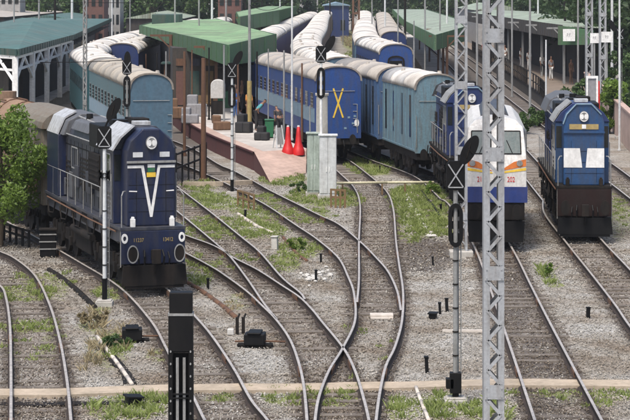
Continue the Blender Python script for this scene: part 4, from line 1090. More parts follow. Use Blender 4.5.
# ------------------------------------------------------------------ lattice masts
def lattice(px, Y, w_, d, top, label, mat='galv', pitch=.46, zb=0, fl=.075, group='lattice masts', lw=.035, batten=3):
    p = at(px, Y, zb); t = thing('lattice_mast', label, 'mast', p, 0, group)
    q = MB()
    for sx in (-1, 1):
        x1 = sx*w_/2; x0 = x1 - sx*fl
        q.box(min(x0, x1), max(x0, x1), -d/2, -d/2+.008, 0, top); q.box(min(x0, x1), max(x0, x1), d/2-.008, d/2, 0, top)
        q.box(min(x1, x1-sx*.008), max(x1, x1-sx*.008), -d/2+.008, d/2-.008, 0, top)
    q.build('flange', M[mat], t)
    inx = w_/2-fl*.6
    for yy in (-d/2-.006, d/2+.006):
        q = MB(); z = .3; k = 0
        while z < top-pitch:
            s = 1 if k % 2 else -1
            q.bar((-s*inx, yy, z), (s*inx, yy, z+pitch/2), lw, .008)
            z += pitch/2; k += 1
        q.build('lacing', M[mat], t)
    z = 1.0
    while z < top:
        q = MB(); q.box(-w_/2+.01, w_/2-.01, -d/2-.02, -d/2-.012, z, z+.22)
        for sx in (-1, 1):
            for zz in (z+.04, z+.17): q.disc(sx*w_*.36, zz, -d/2-.032, -d/2-.0195, .010, .013, 8)
        q.build('batten_plate', M[mat], t); z += pitch*batten
    q = MB(); q.box(-w_/2-.15, w_/2+.15, -d/2-.15, d/2+.15, -.3, .15); q.build('footing', M['concrete'], t, bevel=.02)
lattice(493.3, 34.2, .318, .30, 8.6, 'big galvanised lattice mast nearest the camera, right of centre', pitch=.46, fl=.095, lw=.05, batten=4)
lattice(461, 60.6, .34, .3, 9.2, 'slimmer lattice mast between the teal van and the white faced locomotive', pitch=.6, fl=.07)
lattice(589, 128, .42, .4, 9.5, 'left one of the far lattice masts in front of the dark trees', pitch=.8, fl=.1)
lattice(602.5, 124, .40, .4, 9.5, 'right one of the far lattice masts in front of the dark trees', pitch=.8, fl=.1)
lattice(356, 240, .85, .8, 10.5, 'rust brown lattice mast in the far centre gap', 'rust', pitch=1.2, fl=.22)
lattice(85, 92, .17, .17, 9.0, 'thin lattice pole over the teal coach roof on the left', 'pole_grey', pitch=.5, fl=.045)
def pole(px, Y, r, top, mat, label, zb=0, arm=0.0, lowmat=None, lowh=0):
    p = at(px, Y, zb); t = thing('pole', label, 'pole', p, 0)
    q = MB(); q.tube((0, 0, lowh), (0, 0, top), r, r*.75, 10); q.build('shaft', M[mat], t)
    q = MB(); q.tube((0, 0, 0), (0, 0, max(.08, lowh)), r*1.5, r*1.5, 10); q.build('base_collar', M[lowmat or mat], t)
    if arm:
        q = MB(); q.tube((0, 0, top-.4), (arm, 0, top-.1), r*.5, n=6); q.tube((0, 0, top-1.1), (arm, 0, top-.15), r*.4, n=6); q.build('bracket_arm', M[mat], t)
ppz = .75
pole(249.5, 103, .075, 7.2, 'pole_grey', 'pole with an ochre lower half on the platform edge', ppz, lowmat='ochre', lowh=2.3)
pole(268.3, 99.5, .035, 3.9, 'pole_grey', 'thin lamp pole behind the green platform bin', ppz)
pole(292, 96, .05, 6.6, 'cabinet_white', 'tall pale pole rising behind the red cones', ppz)
pole(203.5, 84.5, .11, 4.7, 'rust', 'thick rusty post in front of the platform clutter', 0)
pole(184.5, 97, .07, 4.6, 'rust', 'thinner rusty post right of the grey blue coach', 0)
pole(39, 190, .10, 8, 'pole_grey', 'far left grey pole behind the teal canopy', 0, .9)
pole(72, 210, .14, 9, 'cabinet_white', 'pale pole beside the brick tower', 0)
pole(175, 150, .07, 8.6, 'pole_grey', 'grey pole rising through the left of the centre canopy', 0)
pole(199, 140, .07, 8.4, 'pole_grey', 'grey pole rising through the middle of the centre canopy', 0)
pole(212, 170, .10, 9, 'cabinet_white', 'whitish pole behind the middle of the centre canopy', 0)
pole(226, 205, .10, 9.5, 'pole_grey', 'grey pole beside the dark red building', 0)
pole(310, 78.5, .03, 3.2, 'pole_grey', 'short thin pole left of the concrete column', 0)
pole(398, 165, .06, 7.4, 'pole_grey', 'thin grey pole in front of the right green canopy', 0)
pole(414, 128, .05, 5.5, 'pole_grey', 'thin pole right of the rounded blue coach end', 0)
pole(440, 150, .06, 6.8, 'pole_grey', 'thin pole at the near corner of the right green canopy', 0)
pole(477, 120, .07, 8, 'pole_grey', 'grey pole left of the big lattice mast', 0)
pole(530, 118, .07, 8, 'pole_grey', 'grey pole in front of the long dark canopy', 0)
pole(619.5, 100, .055, 9, 'cabinet_white', 'pale pole at the far right edge', 0)
pole(546, 128, .06, 4.4, 'cabinet_white', 'short pale post under the long dark canopy', 0)

# ------------------------------------------------------------------ platforms
def platform(name, left, right, z, label, ramp_l=None, ramp_r=None, top='platform_top', wall='maroon'):
    t = thing(name, label, 'platform')
    Y0 = max(left[0][1], right[0][1]); Y1 = left[-1][1]
    q = MB(); ys = [left[0][1] + (Y1-left[0][1])*i/60 for i in range(61)]
    n = 0; L_ = smooth([Vector((x, y, 0)) for x, y in left], 1.0); R_ = smooth([Vector((x, y, 0)) for x, y in right], 1.0)
    lp = [(p.x, p.y) for p in L_]; rp = [(p.x, p.y) for p in R_]
    m = 70; vs = []
    for i in range(m+1):
        f = i/m; yl = left[0][1] + (Y1-left[0][1])*f; yr = right[0][1] + (Y1-right[0][1])*f
        vs += [(interp(lp, yl), yl, z), (interp(rp, yr), yr, z)]
    fs = [[2*i, 2*i+1, 2*i+3, 2*i+2] for i in range(m)]
    q.add(vs, fs); q.build('surface', M[top], t)
    for k, nm in ((0, 'edge_wall'), (1, 'edge_wall')):
        q = MB(); a = []; s = -1 if k == 0 else 1
        for i in range(m+1): x, y, _ = vs[2*i+k]; a += [(x, y, -.05), (x, y, z-.06), (x+s*.05, y, z-.06), (x+s*.05, y, z), (x, y, z)]
        fs = []
        for i in range(m):
            for j in range(4): fs.append([5*i+j, 5*i+j+1, 5*i+5+j+1, 5*i+5+j])
        q.add(a, fs); q.build(nm, M[wall], t)
    return t, vs
P1L = [(-2.47, 89.2), (-5.1, 102), (-7.4, 117), (-8.9, 131), (-9.3, 158), (-8.4, 200), (-6.5, 310)]
P1R = [(-.35, 91.0), (-1.55, 98), (-3.55, 112.8), (-4.9, 134), (-5.3, 163), (-4.1, 230), (-2.2, 310)]
p1, pv = platform('platform', P1L, P1R, .75, 'long curving platform with a maroon wall and pink sloping end')
# ramp
q = MB(); A_, B_ = Vector((-2.47, 89.2, .75)), Vector((-.35, 91.0, .75)); C_, D_ = W(270.5, 183), W(306, 173)
A2 = Vector((-5.1, 102, .752)); B2 = Vector((-2.25, 103.5, .752))
m = 8; vs = []
for i in range(m+1):
    f = i/m; a_ = A_.lerp(C_, f); b_ = B_.lerp(D_, f); vs += [a_, b_]
q.add(vs, [[2*i, 2*i+2, 2*i+3, 2*i+1] for i in range(m)]); q.build('ramp', M['platform_pink'], p1)
q = MB(); L1_ = Vector(A_); q.add([A_, C_, (C_.x, C_.y, -.05), (A_.x, A_.y, -.05)], [(0,1,2,3)]); q.add([B_, (B_.x, B_.y, -.05), (D_.x, D_.y, -.05), D_], [(0,1,2,3)]); q.build('ramp_wall', M['maroon'], p1)
q = MB()
for i in range(8):
    a_, b_ = Vector(pv[2*i]), Vector(pv[2*i+1]); c_, d_ = Vector(pv[2*i+2]), Vector(pv[2*i+3])
    dz = Vector((0, 0, .004)); q.add([a_.lerp(b_, .0)+dz, a_.lerp(b_, .17)+dz, c_.lerp(d_, .17)+dz, c_.lerp(d_, .0)+dz], [(0,1,2,3)])
q.build('edge_strip', M['platform_pink'], p1)
# black top band of the wall
P3L = [(13.6, 128), (14.6, 150), (16.6, 225), (19, 330)]; P3R = [(19.5, 128), (20.6, 150), (22.6, 225), (25, 330)]
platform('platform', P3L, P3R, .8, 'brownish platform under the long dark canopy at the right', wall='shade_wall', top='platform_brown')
P2L = [(7.2, 118), (8.0, 140), (9.4, 200), (12.5, 320)]; P2R = [(9.0, 118), (9.8, 140), (11.4, 200), (14.5, 320)]
platform('platform', P2L, P2R, .75, 'platform under the green canopy right of centre', wall='concrete')
P4L = [(-24, 104), (-25, 140), (-27, 227)]; P4R = [(-15.0, 104), (-16, 140), (-19, 227)]
platform('platform', P4L, P4R, .75, 'platform under the teal canopy at the left', wall='concrete')

# ------------------------------------------------------------------ canopies
def canopy(name, label, poly, top, fascia, fh, apex=None, cols=(), colmat='rust', beams=True, z_col0=.75, thick=.07, corr=True):
    """poly: outline of the roof (x, y, z) counter clockwise; apex: optional inner point raising the roof; fh: fascia depth per edge"""
    t = thing(name, label, 'canopy'); n = len(poly); V = [Vector(p) for p in poly]
    c = Vector(apex) if apex else sum(V, Vector())/n
    q = MB()
    # roof skin subdivided into corrugated strips per edge
    vs = [tuple(v) for v in V] + [tuple(c)] + [(v.x, v.y, v.z-thick) for v in V] + [(c.x, c.y, c.z-thick)]
    fs = [[i, (i+1) % n, n] for i in range(n)] + [[n+1+(i+1) % n, n+1+i, 2*n+1] for i in range(n)] + [[i, n+1+i, n+1+(i+1) % n, (i+1) % n] for i in range(n)]
    q.add(vs, fs); rf = q.build('roof', M[top], t)
    if False:
        q = MB()
        for i in range(n):
            a, b = V[i], V[(i+1) % n]; k = max(2, int((b-a).length/1.1))
            for j in range(1, k):
                p0 = a.lerp(b, j/k) + Vector((0, 0, .02)); p1 = p0.lerp(c + Vector((0, 0, .02)), .93); q.tube(p0, p1, .028, n=4)
        q.build('roof_rib', M[top], rf)
    for i in range(n):
        if not fh[i]: continue
        a, b = V[i], V[(i+1) % n]; d = (b-a); d.z = 0; d.normalize(); o_ = Vector((d.y, -d.x, 0))*.06
        h0, h1 = fh[i] if isinstance(fh[i], tuple) else (fh[i], fh[i])
        q = MB(); up = Vector((0, 0, .05))
        q.add([a+o_+up, b+o_+up, b+o_-Vector((0,0,h1)), a+o_-Vector((0,0,h0)), a+o_*.1+up, b+o_*.1+up, b+o_*.1-Vector((0,0,h1)), a+o_*.1-Vector((0,0,h0))],
              [(0,3,2,1), (4,5,6,7), (0,1,5,4), (3,7,6,2), (0,4,7,3), (1,2,6,5)]); k = max(2, int((b-a).length/1.4))
        for j in range(k+1):
            f = j/k; p = a.lerp(b, f)+o_*1.25; q.tube(p+up, p-Vector((0, 0, h0+(h1-h0)*f)), .02, n=4)
        q.build('fascia', M[fascia], t)
    for k in range(1, 14):
        a = V[0].lerp(V[-1], k/14) if len(V) > 3 else V[0]; b = V[1].lerp(V[2], k/14)
        if not beams: break
        a = a - Vector((0, 0, .35)); b = b - Vector((0, 0, .35)); q = MB(); q.path([a, a.lerp(b, .5) + Vector((0, 0, .25)), b], .05, 5); q.path([a - Vector((0, 0, .3)), b - Vector((0, 0, .3))], .04, 5); q.build('truss', M['under'], t)
    for (x, y, zt) in cols:
        q = MB(); q.box(x-.08, x+.08, y-.1, y+.1, z_col0, zt); q.bar((x-.7, y, zt-.1), (x, y, zt-.8), .08, .06); q.bar((x+.7, y, zt-.1), (x, y, zt-.8), .08, .06); q.bar((x-1.2, y, zt-.05), (x+1.2, y, zt-.05), .12, .08)
        q.build('column', M[colmat], t)
    return t
canopy('platform_canopy', 'bright green roofed canopy over the centre platform', [(-4.42, 112, 4.47), (-2.15, 118, 4.90), (-5.2, 152, 4.75), (-8.6, 190, 4.8), (-12.6, 175, 4.75), (-11.1, 140, 5.0)], 'canopy_green', 'canopy_fascia', [(1.02, 1.28), .9, .6, 0, .7, (1.0, .45)][:6] if False else [(1.02, 1.25), .9, .6, 0, .5, (.45, 1.02)],
       apex=(-6.6, 152, 5.25), cols=[(-5.3, 118, 4.3), (-6.2, 126, 4.5), (-7.0, 135, 4.6), (-7.4, 144, 4.6), (-8.4, 128, 4.7), (-7.2, 156, 4.6), (-6.9, 168, 4.6)])
canopy('platform_canopy', 'second green canopy further along the centre platform', [(-6.6, 192, 4.9), (-3.3, 200, 5.4), (-2.6, 300, 5.0), (-6.2, 300, 5.0), (-8.0, 225, 5.0)], 'canopy_top', 'canopy_fascia', [1.2, 1.0, 0, .7, .7], apex=(-5.2, 240, 5.5), cols=[(-6.0, 200, 4.8), (-5.6, 220, 4.8), (-5.2, 250, 4.8)])
canopy('platform_canopy', 'green fasciaed canopy right of the far coaches', [(7.75, 142, 4.35), (10.2, 150, 4.75), (12.6, 200, 4.7), (15.0, 300, 4.6), (10.6, 300, 4.6), (8.0, 195, 4.5)], 'canopy_pale', 'canopy_fascia', [.95, .7, .6, 0, .6, (.8, .95)], apex=(10.2, 200, 4.95), cols=[(8.7, 145, 4.3), (9.2, 158, 4.5), (9.8, 175, 4.5), (10.4, 200, 4.5), (11.4, 240, 4.5)])
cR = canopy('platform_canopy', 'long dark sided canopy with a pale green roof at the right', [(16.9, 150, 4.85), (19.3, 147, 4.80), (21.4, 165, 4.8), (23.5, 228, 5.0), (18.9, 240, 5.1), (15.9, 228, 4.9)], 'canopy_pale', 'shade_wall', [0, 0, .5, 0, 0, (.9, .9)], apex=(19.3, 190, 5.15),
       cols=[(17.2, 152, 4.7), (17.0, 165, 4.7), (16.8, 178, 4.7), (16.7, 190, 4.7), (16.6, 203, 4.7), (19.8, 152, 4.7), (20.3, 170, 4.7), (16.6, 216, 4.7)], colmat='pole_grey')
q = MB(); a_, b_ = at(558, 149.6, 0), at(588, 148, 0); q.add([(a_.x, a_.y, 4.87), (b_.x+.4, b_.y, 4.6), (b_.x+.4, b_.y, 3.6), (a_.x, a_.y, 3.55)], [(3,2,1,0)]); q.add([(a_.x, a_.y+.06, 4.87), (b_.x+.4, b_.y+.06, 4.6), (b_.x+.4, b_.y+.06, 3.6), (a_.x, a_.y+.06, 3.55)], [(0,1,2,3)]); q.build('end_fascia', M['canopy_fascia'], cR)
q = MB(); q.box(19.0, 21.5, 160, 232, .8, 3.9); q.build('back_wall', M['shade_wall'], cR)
cL = canopy('platform_canopy', 'teal roofed canopy with white arched frames at the left', [(-14.6, 108, 4.35), (-15.7, 143, 4.35), (-20.6, 222, 4.35), (-30, 226, 4.4), (-25, 160, 4.5), (-21.5, 120, 4.4)], 'teal_roof', 'teal_trim', [.28, .28, 0, .3, .3, .28], apex=(-19.2, 150, 5.15), cols=[], colmat='white_paint')
def white_frames(t):
    A_, B_, C_ = Vector((-21.3, 119.5, 0)), Vector((-14.75, 108.3, 0)), Vector((-15.8, 142.5, 0))
    for (a, b, n) in ((A_, B_, 3), (B_, C_, 4)):
        for k in range(n+1):
            if k == 0 and a is B_: continue
            p = a.lerp(b, k/n); q = MB(); q.box(p.x-.14, p.x+.14, p.y-.14, p.y+.14, .75, 4.0); q.build('column', M['white_paint'], t, bevel=.01)
        for k in range(n):
            p, r_ = a.lerp(b, k/n), a.lerp(b, (k+1)/n); q = MB()
            q.bar((p.x, p.y, 4.0), (r_.x, r_.y, 4.0), .2, .12); q.bar((p.x, p.y, 3.35), (r_.x, r_.y, 3.35), .12, .1)
            m_ = p.lerp(r_, .5); q.bar((p.x, p.y, 2.7), (m_.x, m_.y, 3.9), .14, .1); q.bar((r_.x, r_.y, 2.7), (m_.x, m_.y, 3.9), .14, .1)
            q.build('arched_frame', M['white_paint'], t)
white_frames(cL)
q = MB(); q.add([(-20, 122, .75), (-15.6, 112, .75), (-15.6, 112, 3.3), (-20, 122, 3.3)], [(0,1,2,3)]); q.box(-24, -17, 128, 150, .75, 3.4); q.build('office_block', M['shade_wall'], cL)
def far_roof(name, pts, z, label, mat, wallmat='shade_wall', rise=.7):
    t = thing(name, label, 'shed'); x0, x1, y0, y1 = pts; q = MB()
    q.prism([(x0-.3, z), (x1+.3, z), ((x0+x1)/2, z+rise)], y0, y1); q.build('roof', M[mat], t)
    q = MB(); q.box(x0, x1, y0+.3, y1-.3, 0, z-.004); w_ = q.build('wall', M[wallmat], t)
    n = max(2, int((x1-x0)/1.6))
    for k in range(n):
        xx = x0 + (k+.5)*(x1-x0)/n; q = MB(); q.box(xx-.35, xx+.35, y0+.26, y0+.297, 1.0, min(z-.4, 2.6)); q.build('window', M['glass_dark'], w_)
far_roof('station_shed', (-33, -24.5, 235, 290), 3.9, 'low grey green roofed shed behind the teal canopy', 'teal_roof')
far_roof('station_shed', (-50, -34, 240, 300), 4.3, 'wide grey roofed shed at the far left', 'roof_grey')
far_roof('station_shed', (-21.5, -15.2, 250, 300), 4.0, 'small pale green roofed shed beyond the teal canopy', 'canopy_pale')
far_roof('station_shed', (1.5, 5.2, 338, 360), 4.8, 'pale blue roofed building closing the far centre gap', 'coach_light_blue', 'coach_dark_blue', .5)
far_roof('station_shed', (18.9, 24, 255, 290), 4.9, 'pale roofed building behind the long dark canopy', 'canopy_pale', 'pale_wall')
q = MB(); a_ = at(155, 165); q.box(-1.0, .9, -1, 2.5, 0, .75); o = q.build('roof_water_tank', M['teal_trim'], bevel=.03); o.location = (-10.2, 152, 4.86); tag(o, 'dark box shaped vent standing on the centre green canopy roof', 'roof vent')

def tower(px0, px1, Y, h, label, mat, fl=3):
    a, b = at(px0, Y), at(px1, Y); t = thing('building', label, 'building', ((a.x+b.x)/2, Y, 0)); w_ = (b.x-a.x)/2
    q = MB(); q.box(-w_, w_, 0, 5, 0, h); wl = q.build('wall', M[mat], t)
    for k in range(fl):
        for j in range(3):
            xx = -w_ + (j+.5)*2*w_/3; z = 1.2 + k*(h-1)/fl
            q = MB(); q.box(xx-w_*.18, xx+w_*.18, -.05, -.002, z, z+(h/fl)*.5); q.build('window', M['glass_dark'], wl)
    q = MB(); q.box(-w_-.15, w_+.15, -.2, 5.2, h, h+.25); q.build('roof', M['concrete'], t)
tower(83, 104, 245, 9.5, 'tall brick red building at the top left', 'brick', 4)
tower(105, 120, 260, 9, 'pale building right of the brick red one', 'pale_wall', 4)
tower(218, 241, 255, 9.5, 'dark red building behind the centre canopy', 'brick', 4)
tower(0, 20, 270, 7.5, 'grey gabled building in the top left corner', 'pale_wall', 3)
tower(300, 318, 350, 7.0, 'pale grey far building above the white coach roofs', 'pale_wall', 3)

# dark office block added to darken the space under the centre canopy
t = thing('shade_office', 'dark brown office with doors, added to darken the space under the centre green canopy', 'office', (-6.3, 123.5, .75), .1)
q = MB(); q.box(-1.7, 1.6, 0, 22, 0, 3.3); wl_ = q.build('wall', M['shade_wall'], t)
for k in range(4):
    q = MB(); q.box(-1.5+.8*k, -1.0+.8*k, -.04, -.003, .1, 2.0); q.build('door', M[('brick', 'teal_trim', 'wood', 'black')[k]], wl_)
for k in range(4):
    q = MB(); q.box(-1.5+.8*k, -.95+.8*k, -.05, -.003, 2.3, 2.7); q.build('sign_panel', M[('rust', 'faded_navy', 'wood', 'under')[k]], wl_)
t = thing('platform_railing', 'long dark railing along the edge of the brownish right platform', 'railing')
ra_ = smooth([Vector((x-.1, y, .8)) for x, y in P3L], 1.0); ra_ = [p for p in ra_ if 130 < p.y < 235]
for zz in (.5, 1.0):
    q = MB(); q.path([p+Vector((0, 0, zz)) for p in ra_[::3]], .04, 5); q.build('rail_bar', M['under'], t)
for p in ra_[::2]:
    q = MB(); q.box(p.x-.04, p.x+.04, p.y-.04, p.y+.04, .8, 1.85); q.build('post', M['under'], t)
for k, (px_, Y_, lb_) in enumerate(((146, 134, 'left of the centre canopy front'), (157, 128, 'beyond the grey blue coach roof'), (166, 122, 'between the dark kiosk and the centre canopy'), (192, 116, 'in the shade left of the pale tank'), (209, 111, 'just left of the pale tank'), (224, 106, 'between the pale tank and the slim signal'), (238, 108, 'right of the slim signal'), (257, 104, 'behind the leaning person in teal'), (284, 97, 'behind the red cones'), (302, 95, 'beside the yellow cross coach'))):
    pole(px_, Y_, .05, 3.4 + .25*(k % 3), ('rust', 'under', 'pole_grey')[k % 3], '%s thin post %s' % (('rusty', 'dark', 'grey')[k % 3], lb_), .75 if px_ > 180 else 0)
for k, (px_, Y_) in enumerate(((372, 210), (385, 190), (405, 175), (425, 158), (447, 165), (490, 170), (512, 150), (538, 200), (565, 165), (578, 140), (612, 128), (330, 300), (343, 290), (280, 230), (262, 245), (130, 220), (112, 235), (55, 180), (14, 170))):
    pole(px_, Y_, .07 + .02*(k % 3), 8.5 + k % 4, ('pole_grey', 'cabinet_white', 'under')[k % 3], 'tall %s pole standing in the far yard, number %d counted among its look alikes' % (('grey', 'whitish', 'dark')[k % 3], k) if False else 'tall %s pole %s' % (('grey', 'whitish', 'dark')[k % 3], ('left of the right green canopy', 'at the far end of the pale coaches', 'on the far side of the right green canopy', 'in the middle of the right green canopy', 'beyond the slimmer lattice mast', 'just right of the big lattice mast', 'at the left end of the brownish platform', 'in front of the long dark canopy roof', 'beside the square white sign', 'between the square sign and the lattice masts', 'below the far right trees', 'left in the far centre gap', 'right in the far centre gap', 'over the second green canopy', 'rising behind the centre canopy corner', 'behind the cream coach roofs', 'at the end of the teal canopy', 'through the teal canopy ridge', 'over the front of the teal canopy')[k]), 0)
def stack_goods(px_, Y_, w_, h_, mk, lb_):
    p = at(px_, Y_, .75); t = thing('goods_pile', lb_, 'goods', p, random.uniform(-.3, .3))
    for k in range(3):
        q = MB(); q.cbox(((k % 2)*w_*.5-w_*.25, (k//2)*.4, h_*(.25+.35*(k//2))), (w_*.55, .5, h_*.5), random.uniform(-.2, .2)); q.build('bundle', M[mk], t, bevel=.06)
for px_, Y_, w_, h_, mk, lb_ in ((178, 112, .9, 1.2, 'cloth_brown', 'brown goods bundles near the grey blue coach'), (190, 108, .8, .9, 'cloth_grey', 'grey goods bundles behind the thick rusty post'), (222, 103, .7, .8, 'cloth_brown', 'brown goods bundles right of the pale tank'), (244, 101, .7, 1.0, 'cloth_black', 'black goods bundles left of the ochre pole'), (197, 114, 1.0, 1.3, 'cloth_grey', 'stacked grey covered goods under the centre canopy'), (262, 96, .6, .7, 'cloth_black', 'black goods bundle beside the green bin')):
    stack_goods(px_, Y_, w_, h_, mk, lb_)
# signs
def sign(px, Y, z, w_, h, label, zpost=None):
    p = at(px, Y); t = thing('sign_board', label, 'sign', (p.x, Y, 0), 0, 'white sign boards at the right')
    q = MB(); q.box(-w_/2, w_/2, -.03, .03, z, z+h); b_ = q.build('board', M['white_paint'], t)
    text_mesh('P.F.', h*.42, 'cloth_grey', b_, (0, -.036, z+h/2), sx=.6)
    if zpost is not None: q = MB(); q.tube((0, .06, 0), (0, .06, z+h), .05); q.build('post', M['pole_grey'], t)
def sg(px, py, Y, w_, h, label, post=True): sign(px, Y, Zat(py, Y)-h/2, w_, h, label, 0 if post else None)
sg(569, 35, 148.6, .82, .82, 'square white sign on the green end of the long dark canopy', False)
sg(594.5, 38, 122, .48, .55, 'small white sign on the left lattice mast in front of the trees')
sg(607, 37, 120, .62, .58, 'larger white sign right of the small one on the masts')

# white framed hut behind right loco
p = at(592, 92); t = thing('signal_cabin', 'small white framed cabin with a red side behind the bright blue locomotive', 'cabin', (p.x, 92, 0))
q = MB(); q.box(-.22, .22, 0, .5, 2.4, 3.6); q.build('pane', M['cloth_grey'], t)
q = MB()
for s in (-1, 1): q.box(s*.21-.04, s*.21+.04, -.05, .0, 0, 3.62)
q.box(-.25, .25, -.05, 0, 3.62, 3.72); q.box(-.25, .25, -.05, 0, 2.35, 2.43); q.build('frame', M['white_paint'], t)
q = MB(); q.box(.255, .32, -.04, .4, 0, 3.5); q.build('side_board', M['red'], t)

# boundary wall and embankment at right
q = MB(); q.box(0, .2, 0, 60, 0, 1.7); q.box(-.05, .25, 0, 60, 1.7, 1.78); o = q.build('boundary_wall', M['platform_pink']); o.location = (13.3, 88, 0); o.rotation_euler = (0, 0, -.08); tag(o, 'pale pinkish boundary wall behind the bright blue locomotive', 'wall')

# ------------------------------------------------------------------ people
def skin_obj(name, nodes, edges, mat, parent, sub=1):
    me = bpy.data.meshes.new(name); me.from_pydata([n[0] for n in nodes], edges, []); me.materials.append(M[mat])
    o = bpy.data.objects.new(name, me); link(o, parent)
    me.skin_vertices if False else None
    sk = o.modifiers.new('skin', 'SKIN')
    lay = me.skin_vertices[0] if len(me.skin_vertices) else None
    if lay is None:
        bpy.context.view_layer.objects.active = o; bpy.ops.mesh.customdata_skin_add() if bpy.ops.mesh.customdata_skin_add.poll() else None
        lay = me.skin_vertices[0]
    for v, n in zip(lay.data, nodes):
        r = n[1]; v.radius = (r, r) if not isinstance(r, tuple) else r
    lay.data[0].use_root = True
    ss = o.modifiers.new('sub', 'SUBSURF'); ss.levels = sub; ss.render_levels = sub
    return o
def person(x, y, z, rz, shirt, trousers, label, pose='stand', s=1.0):
    t = thing('person', label, 'person', (x, y, z), rz, 'people waiting on the platforms'); t.scale = (.72*s, .8*s, s)
    lean = .0; w1 = random.uniform(-.06, .06)
    if pose == 'bend': lean = .42
    hipz = .92
    def up(p):  # lean the upper body forward about the hips
        x_, y_, z_ = p; dz = z_-hipz; c, s_ = math.cos(lean*2), math.sin(lean*2)
        return (x_, y_ - dz*s_, hipz + dz*c) if dz > 0 else p
    st = .10 if pose != 'walk' else .22
    nodes = [((0, 0, .95), (.15, .11)), (up((0, 0, 1.2)), (.14, .10)), (up((0, 0, 1.4)), (.17, .10)), (up((0, 0, 1.50)), .055), (up((0, -.01, 1.62)), (.085, .10)), (up((0, 0, 1.72)), (.07, .085)),
             ((-.1, 0, .88), .10), ((-.11, -st*.5, .5), .065), ((-.12, st*.3, .08), .045), ((-.12, st*.3-.12, .04), .035),
             ((.1, 0, .88), .10), ((.11, st*.4, .5), .065), ((.12, -st*.6, .08), .045), ((.12, -st*.6-.12, .04), .035),
             (up((-.2, 0, 1.4)), .055), (up((-.25, -.02, 1.13)), .042), (up((-.24, -.14, .90)), .03), (up((-.23, -.18, .80)), .028),
             (up((.2, 0, 1.4)), .055), (up((.25, -.02, 1.13)), .042), (up((.24, -.12, .90)), .03), (up((.23, -.15, .80)), .028)]
    ed = [(0,1),(1,2),(2,3),(3,4),(4,5),(0,6),(6,7),(7,8),(8,9),(0,10),(10,11),(11,12),(12,13),(2,14),(14,15),(15,16),(16,17),(2,18),(18,19),(19,20),(20,21)]
    skin_obj('body', nodes, ed, 'skin', t)
    k = 1.16
    def g(i, f=k):
        r = nodes[i][1]; r = tuple(a*f for a in r) if isinstance(r, tuple) else r*f
        return (nodes[i][0], r)
    skin_obj('shirt', [g(0, 1.12), g(1), g(2, 1.1), g(14, 1.25), g(15, 1.3), g(18, 1.25), g(19, 1.3)], [(0,1),(1,2),(2,3),(3,4),(2,5),(5,6)], shirt, t)
    skin_obj('trousers', [g(0, 1.15), g(6, 1.12), g(7, 1.25), g(8, 1.4), g(10, 1.12), g(11, 1.25), g(12, 1.4)], [(0,1),(1,2),(2,3),(0,4),(4,5),(5,6)], trousers, t)
    hp = up((0, .02, 1.70)); skin_obj('hair', [((hp[0], hp[1]+.02, hp[2]-.04), (.095, .10)), ((hp[0], hp[1], hp[2]+.05), (.075, .085))], [(0, 1)], 'hair', t)
def on_plat(px, py, z=.75): return W(px, py, z)
people = [(256, 131, 'cloth_teal', 'cloth_black', 'person in a teal shirt leaning forward beside the ochre pole', 'bend', 1.5),
          (249, 124, 'cloth_orange', 'cloth_brown', 'person in orange close behind the ochre pole', 'stand', 2.6),
          (235.5, 118, 'cloth_blue', 'cloth_blue', 'person in blue just right of the slim platform signal', 'stand', .5),
          (194, 102, 'cloth_white', 'cloth_black', 'person in a white shirt walking left of the thick rusty post', 'walk', 1.0),
          (187, 96, 'cloth_white', 'cloth_grey', 'person in white by the thinner rusty post', 'stand', 3.0),
          (180, 100, 'cloth_red', 'cloth_black', 'person in dark red beside the grey blue coach', 'stand', 2.0),
          (210, 103, 'cloth_black', 'cloth_grey', 'person in black under the front of the centre canopy', 'stand', 4.0),
          (214, 97, 'cloth_grey', 'cloth_brown', 'person in grey behind the pale water tank', 'walk', .2),
          (242, 112, 'cloth_brown', 'cloth_black', 'person in brown standing beyond the slim signal', 'stand', 5.0),
          (279.5, 140, 'cloth_black', 'cloth_black', 'person in black beside the red cones', 'bend', 3.5)]
for (px, py, a_, b_, lb, ps, rz) in people:
    p = on_plat(px, py); person(p.x, p.y, .75, rz, a_, b_, lb, ps)
for (px, Y, a_, b_, lb) in ((505, 190, 'cloth_white', 'cloth_white', 'person in white, leftmost of the row under the long dark canopy'), (521, 182, 'cloth_white', 'cloth_grey', 'person in white, second of the row under the long dark canopy'), (529, 176, 'cloth_white', 'cloth_white', 'person in white, third of the row under the long dark canopy'),
                          (542, 165, 'cloth_white', 'cloth_black', 'person in a white top and black trousers under the long dark canopy'), (551, 158, 'cloth_grey', 'cloth_white', 'person in grey with white trousers near the end of the long dark canopy'), (571, 152, 'cloth_brown', 'cloth_brown', 'person in brown under the square white sign'), (484, 205, 'cloth_red', 'cloth_grey', 'person in red at the far end of the long dark canopy'), (436, 128, 'cloth_white', 'cloth_black', 'person in white below the right green canopy corner')):
    p = at(px, Y); person(p.x, Y, .8 if px > 460 else .75, random.uniform(-1, 1), a_, b_, lb, random.choice(['stand', 'walk']))

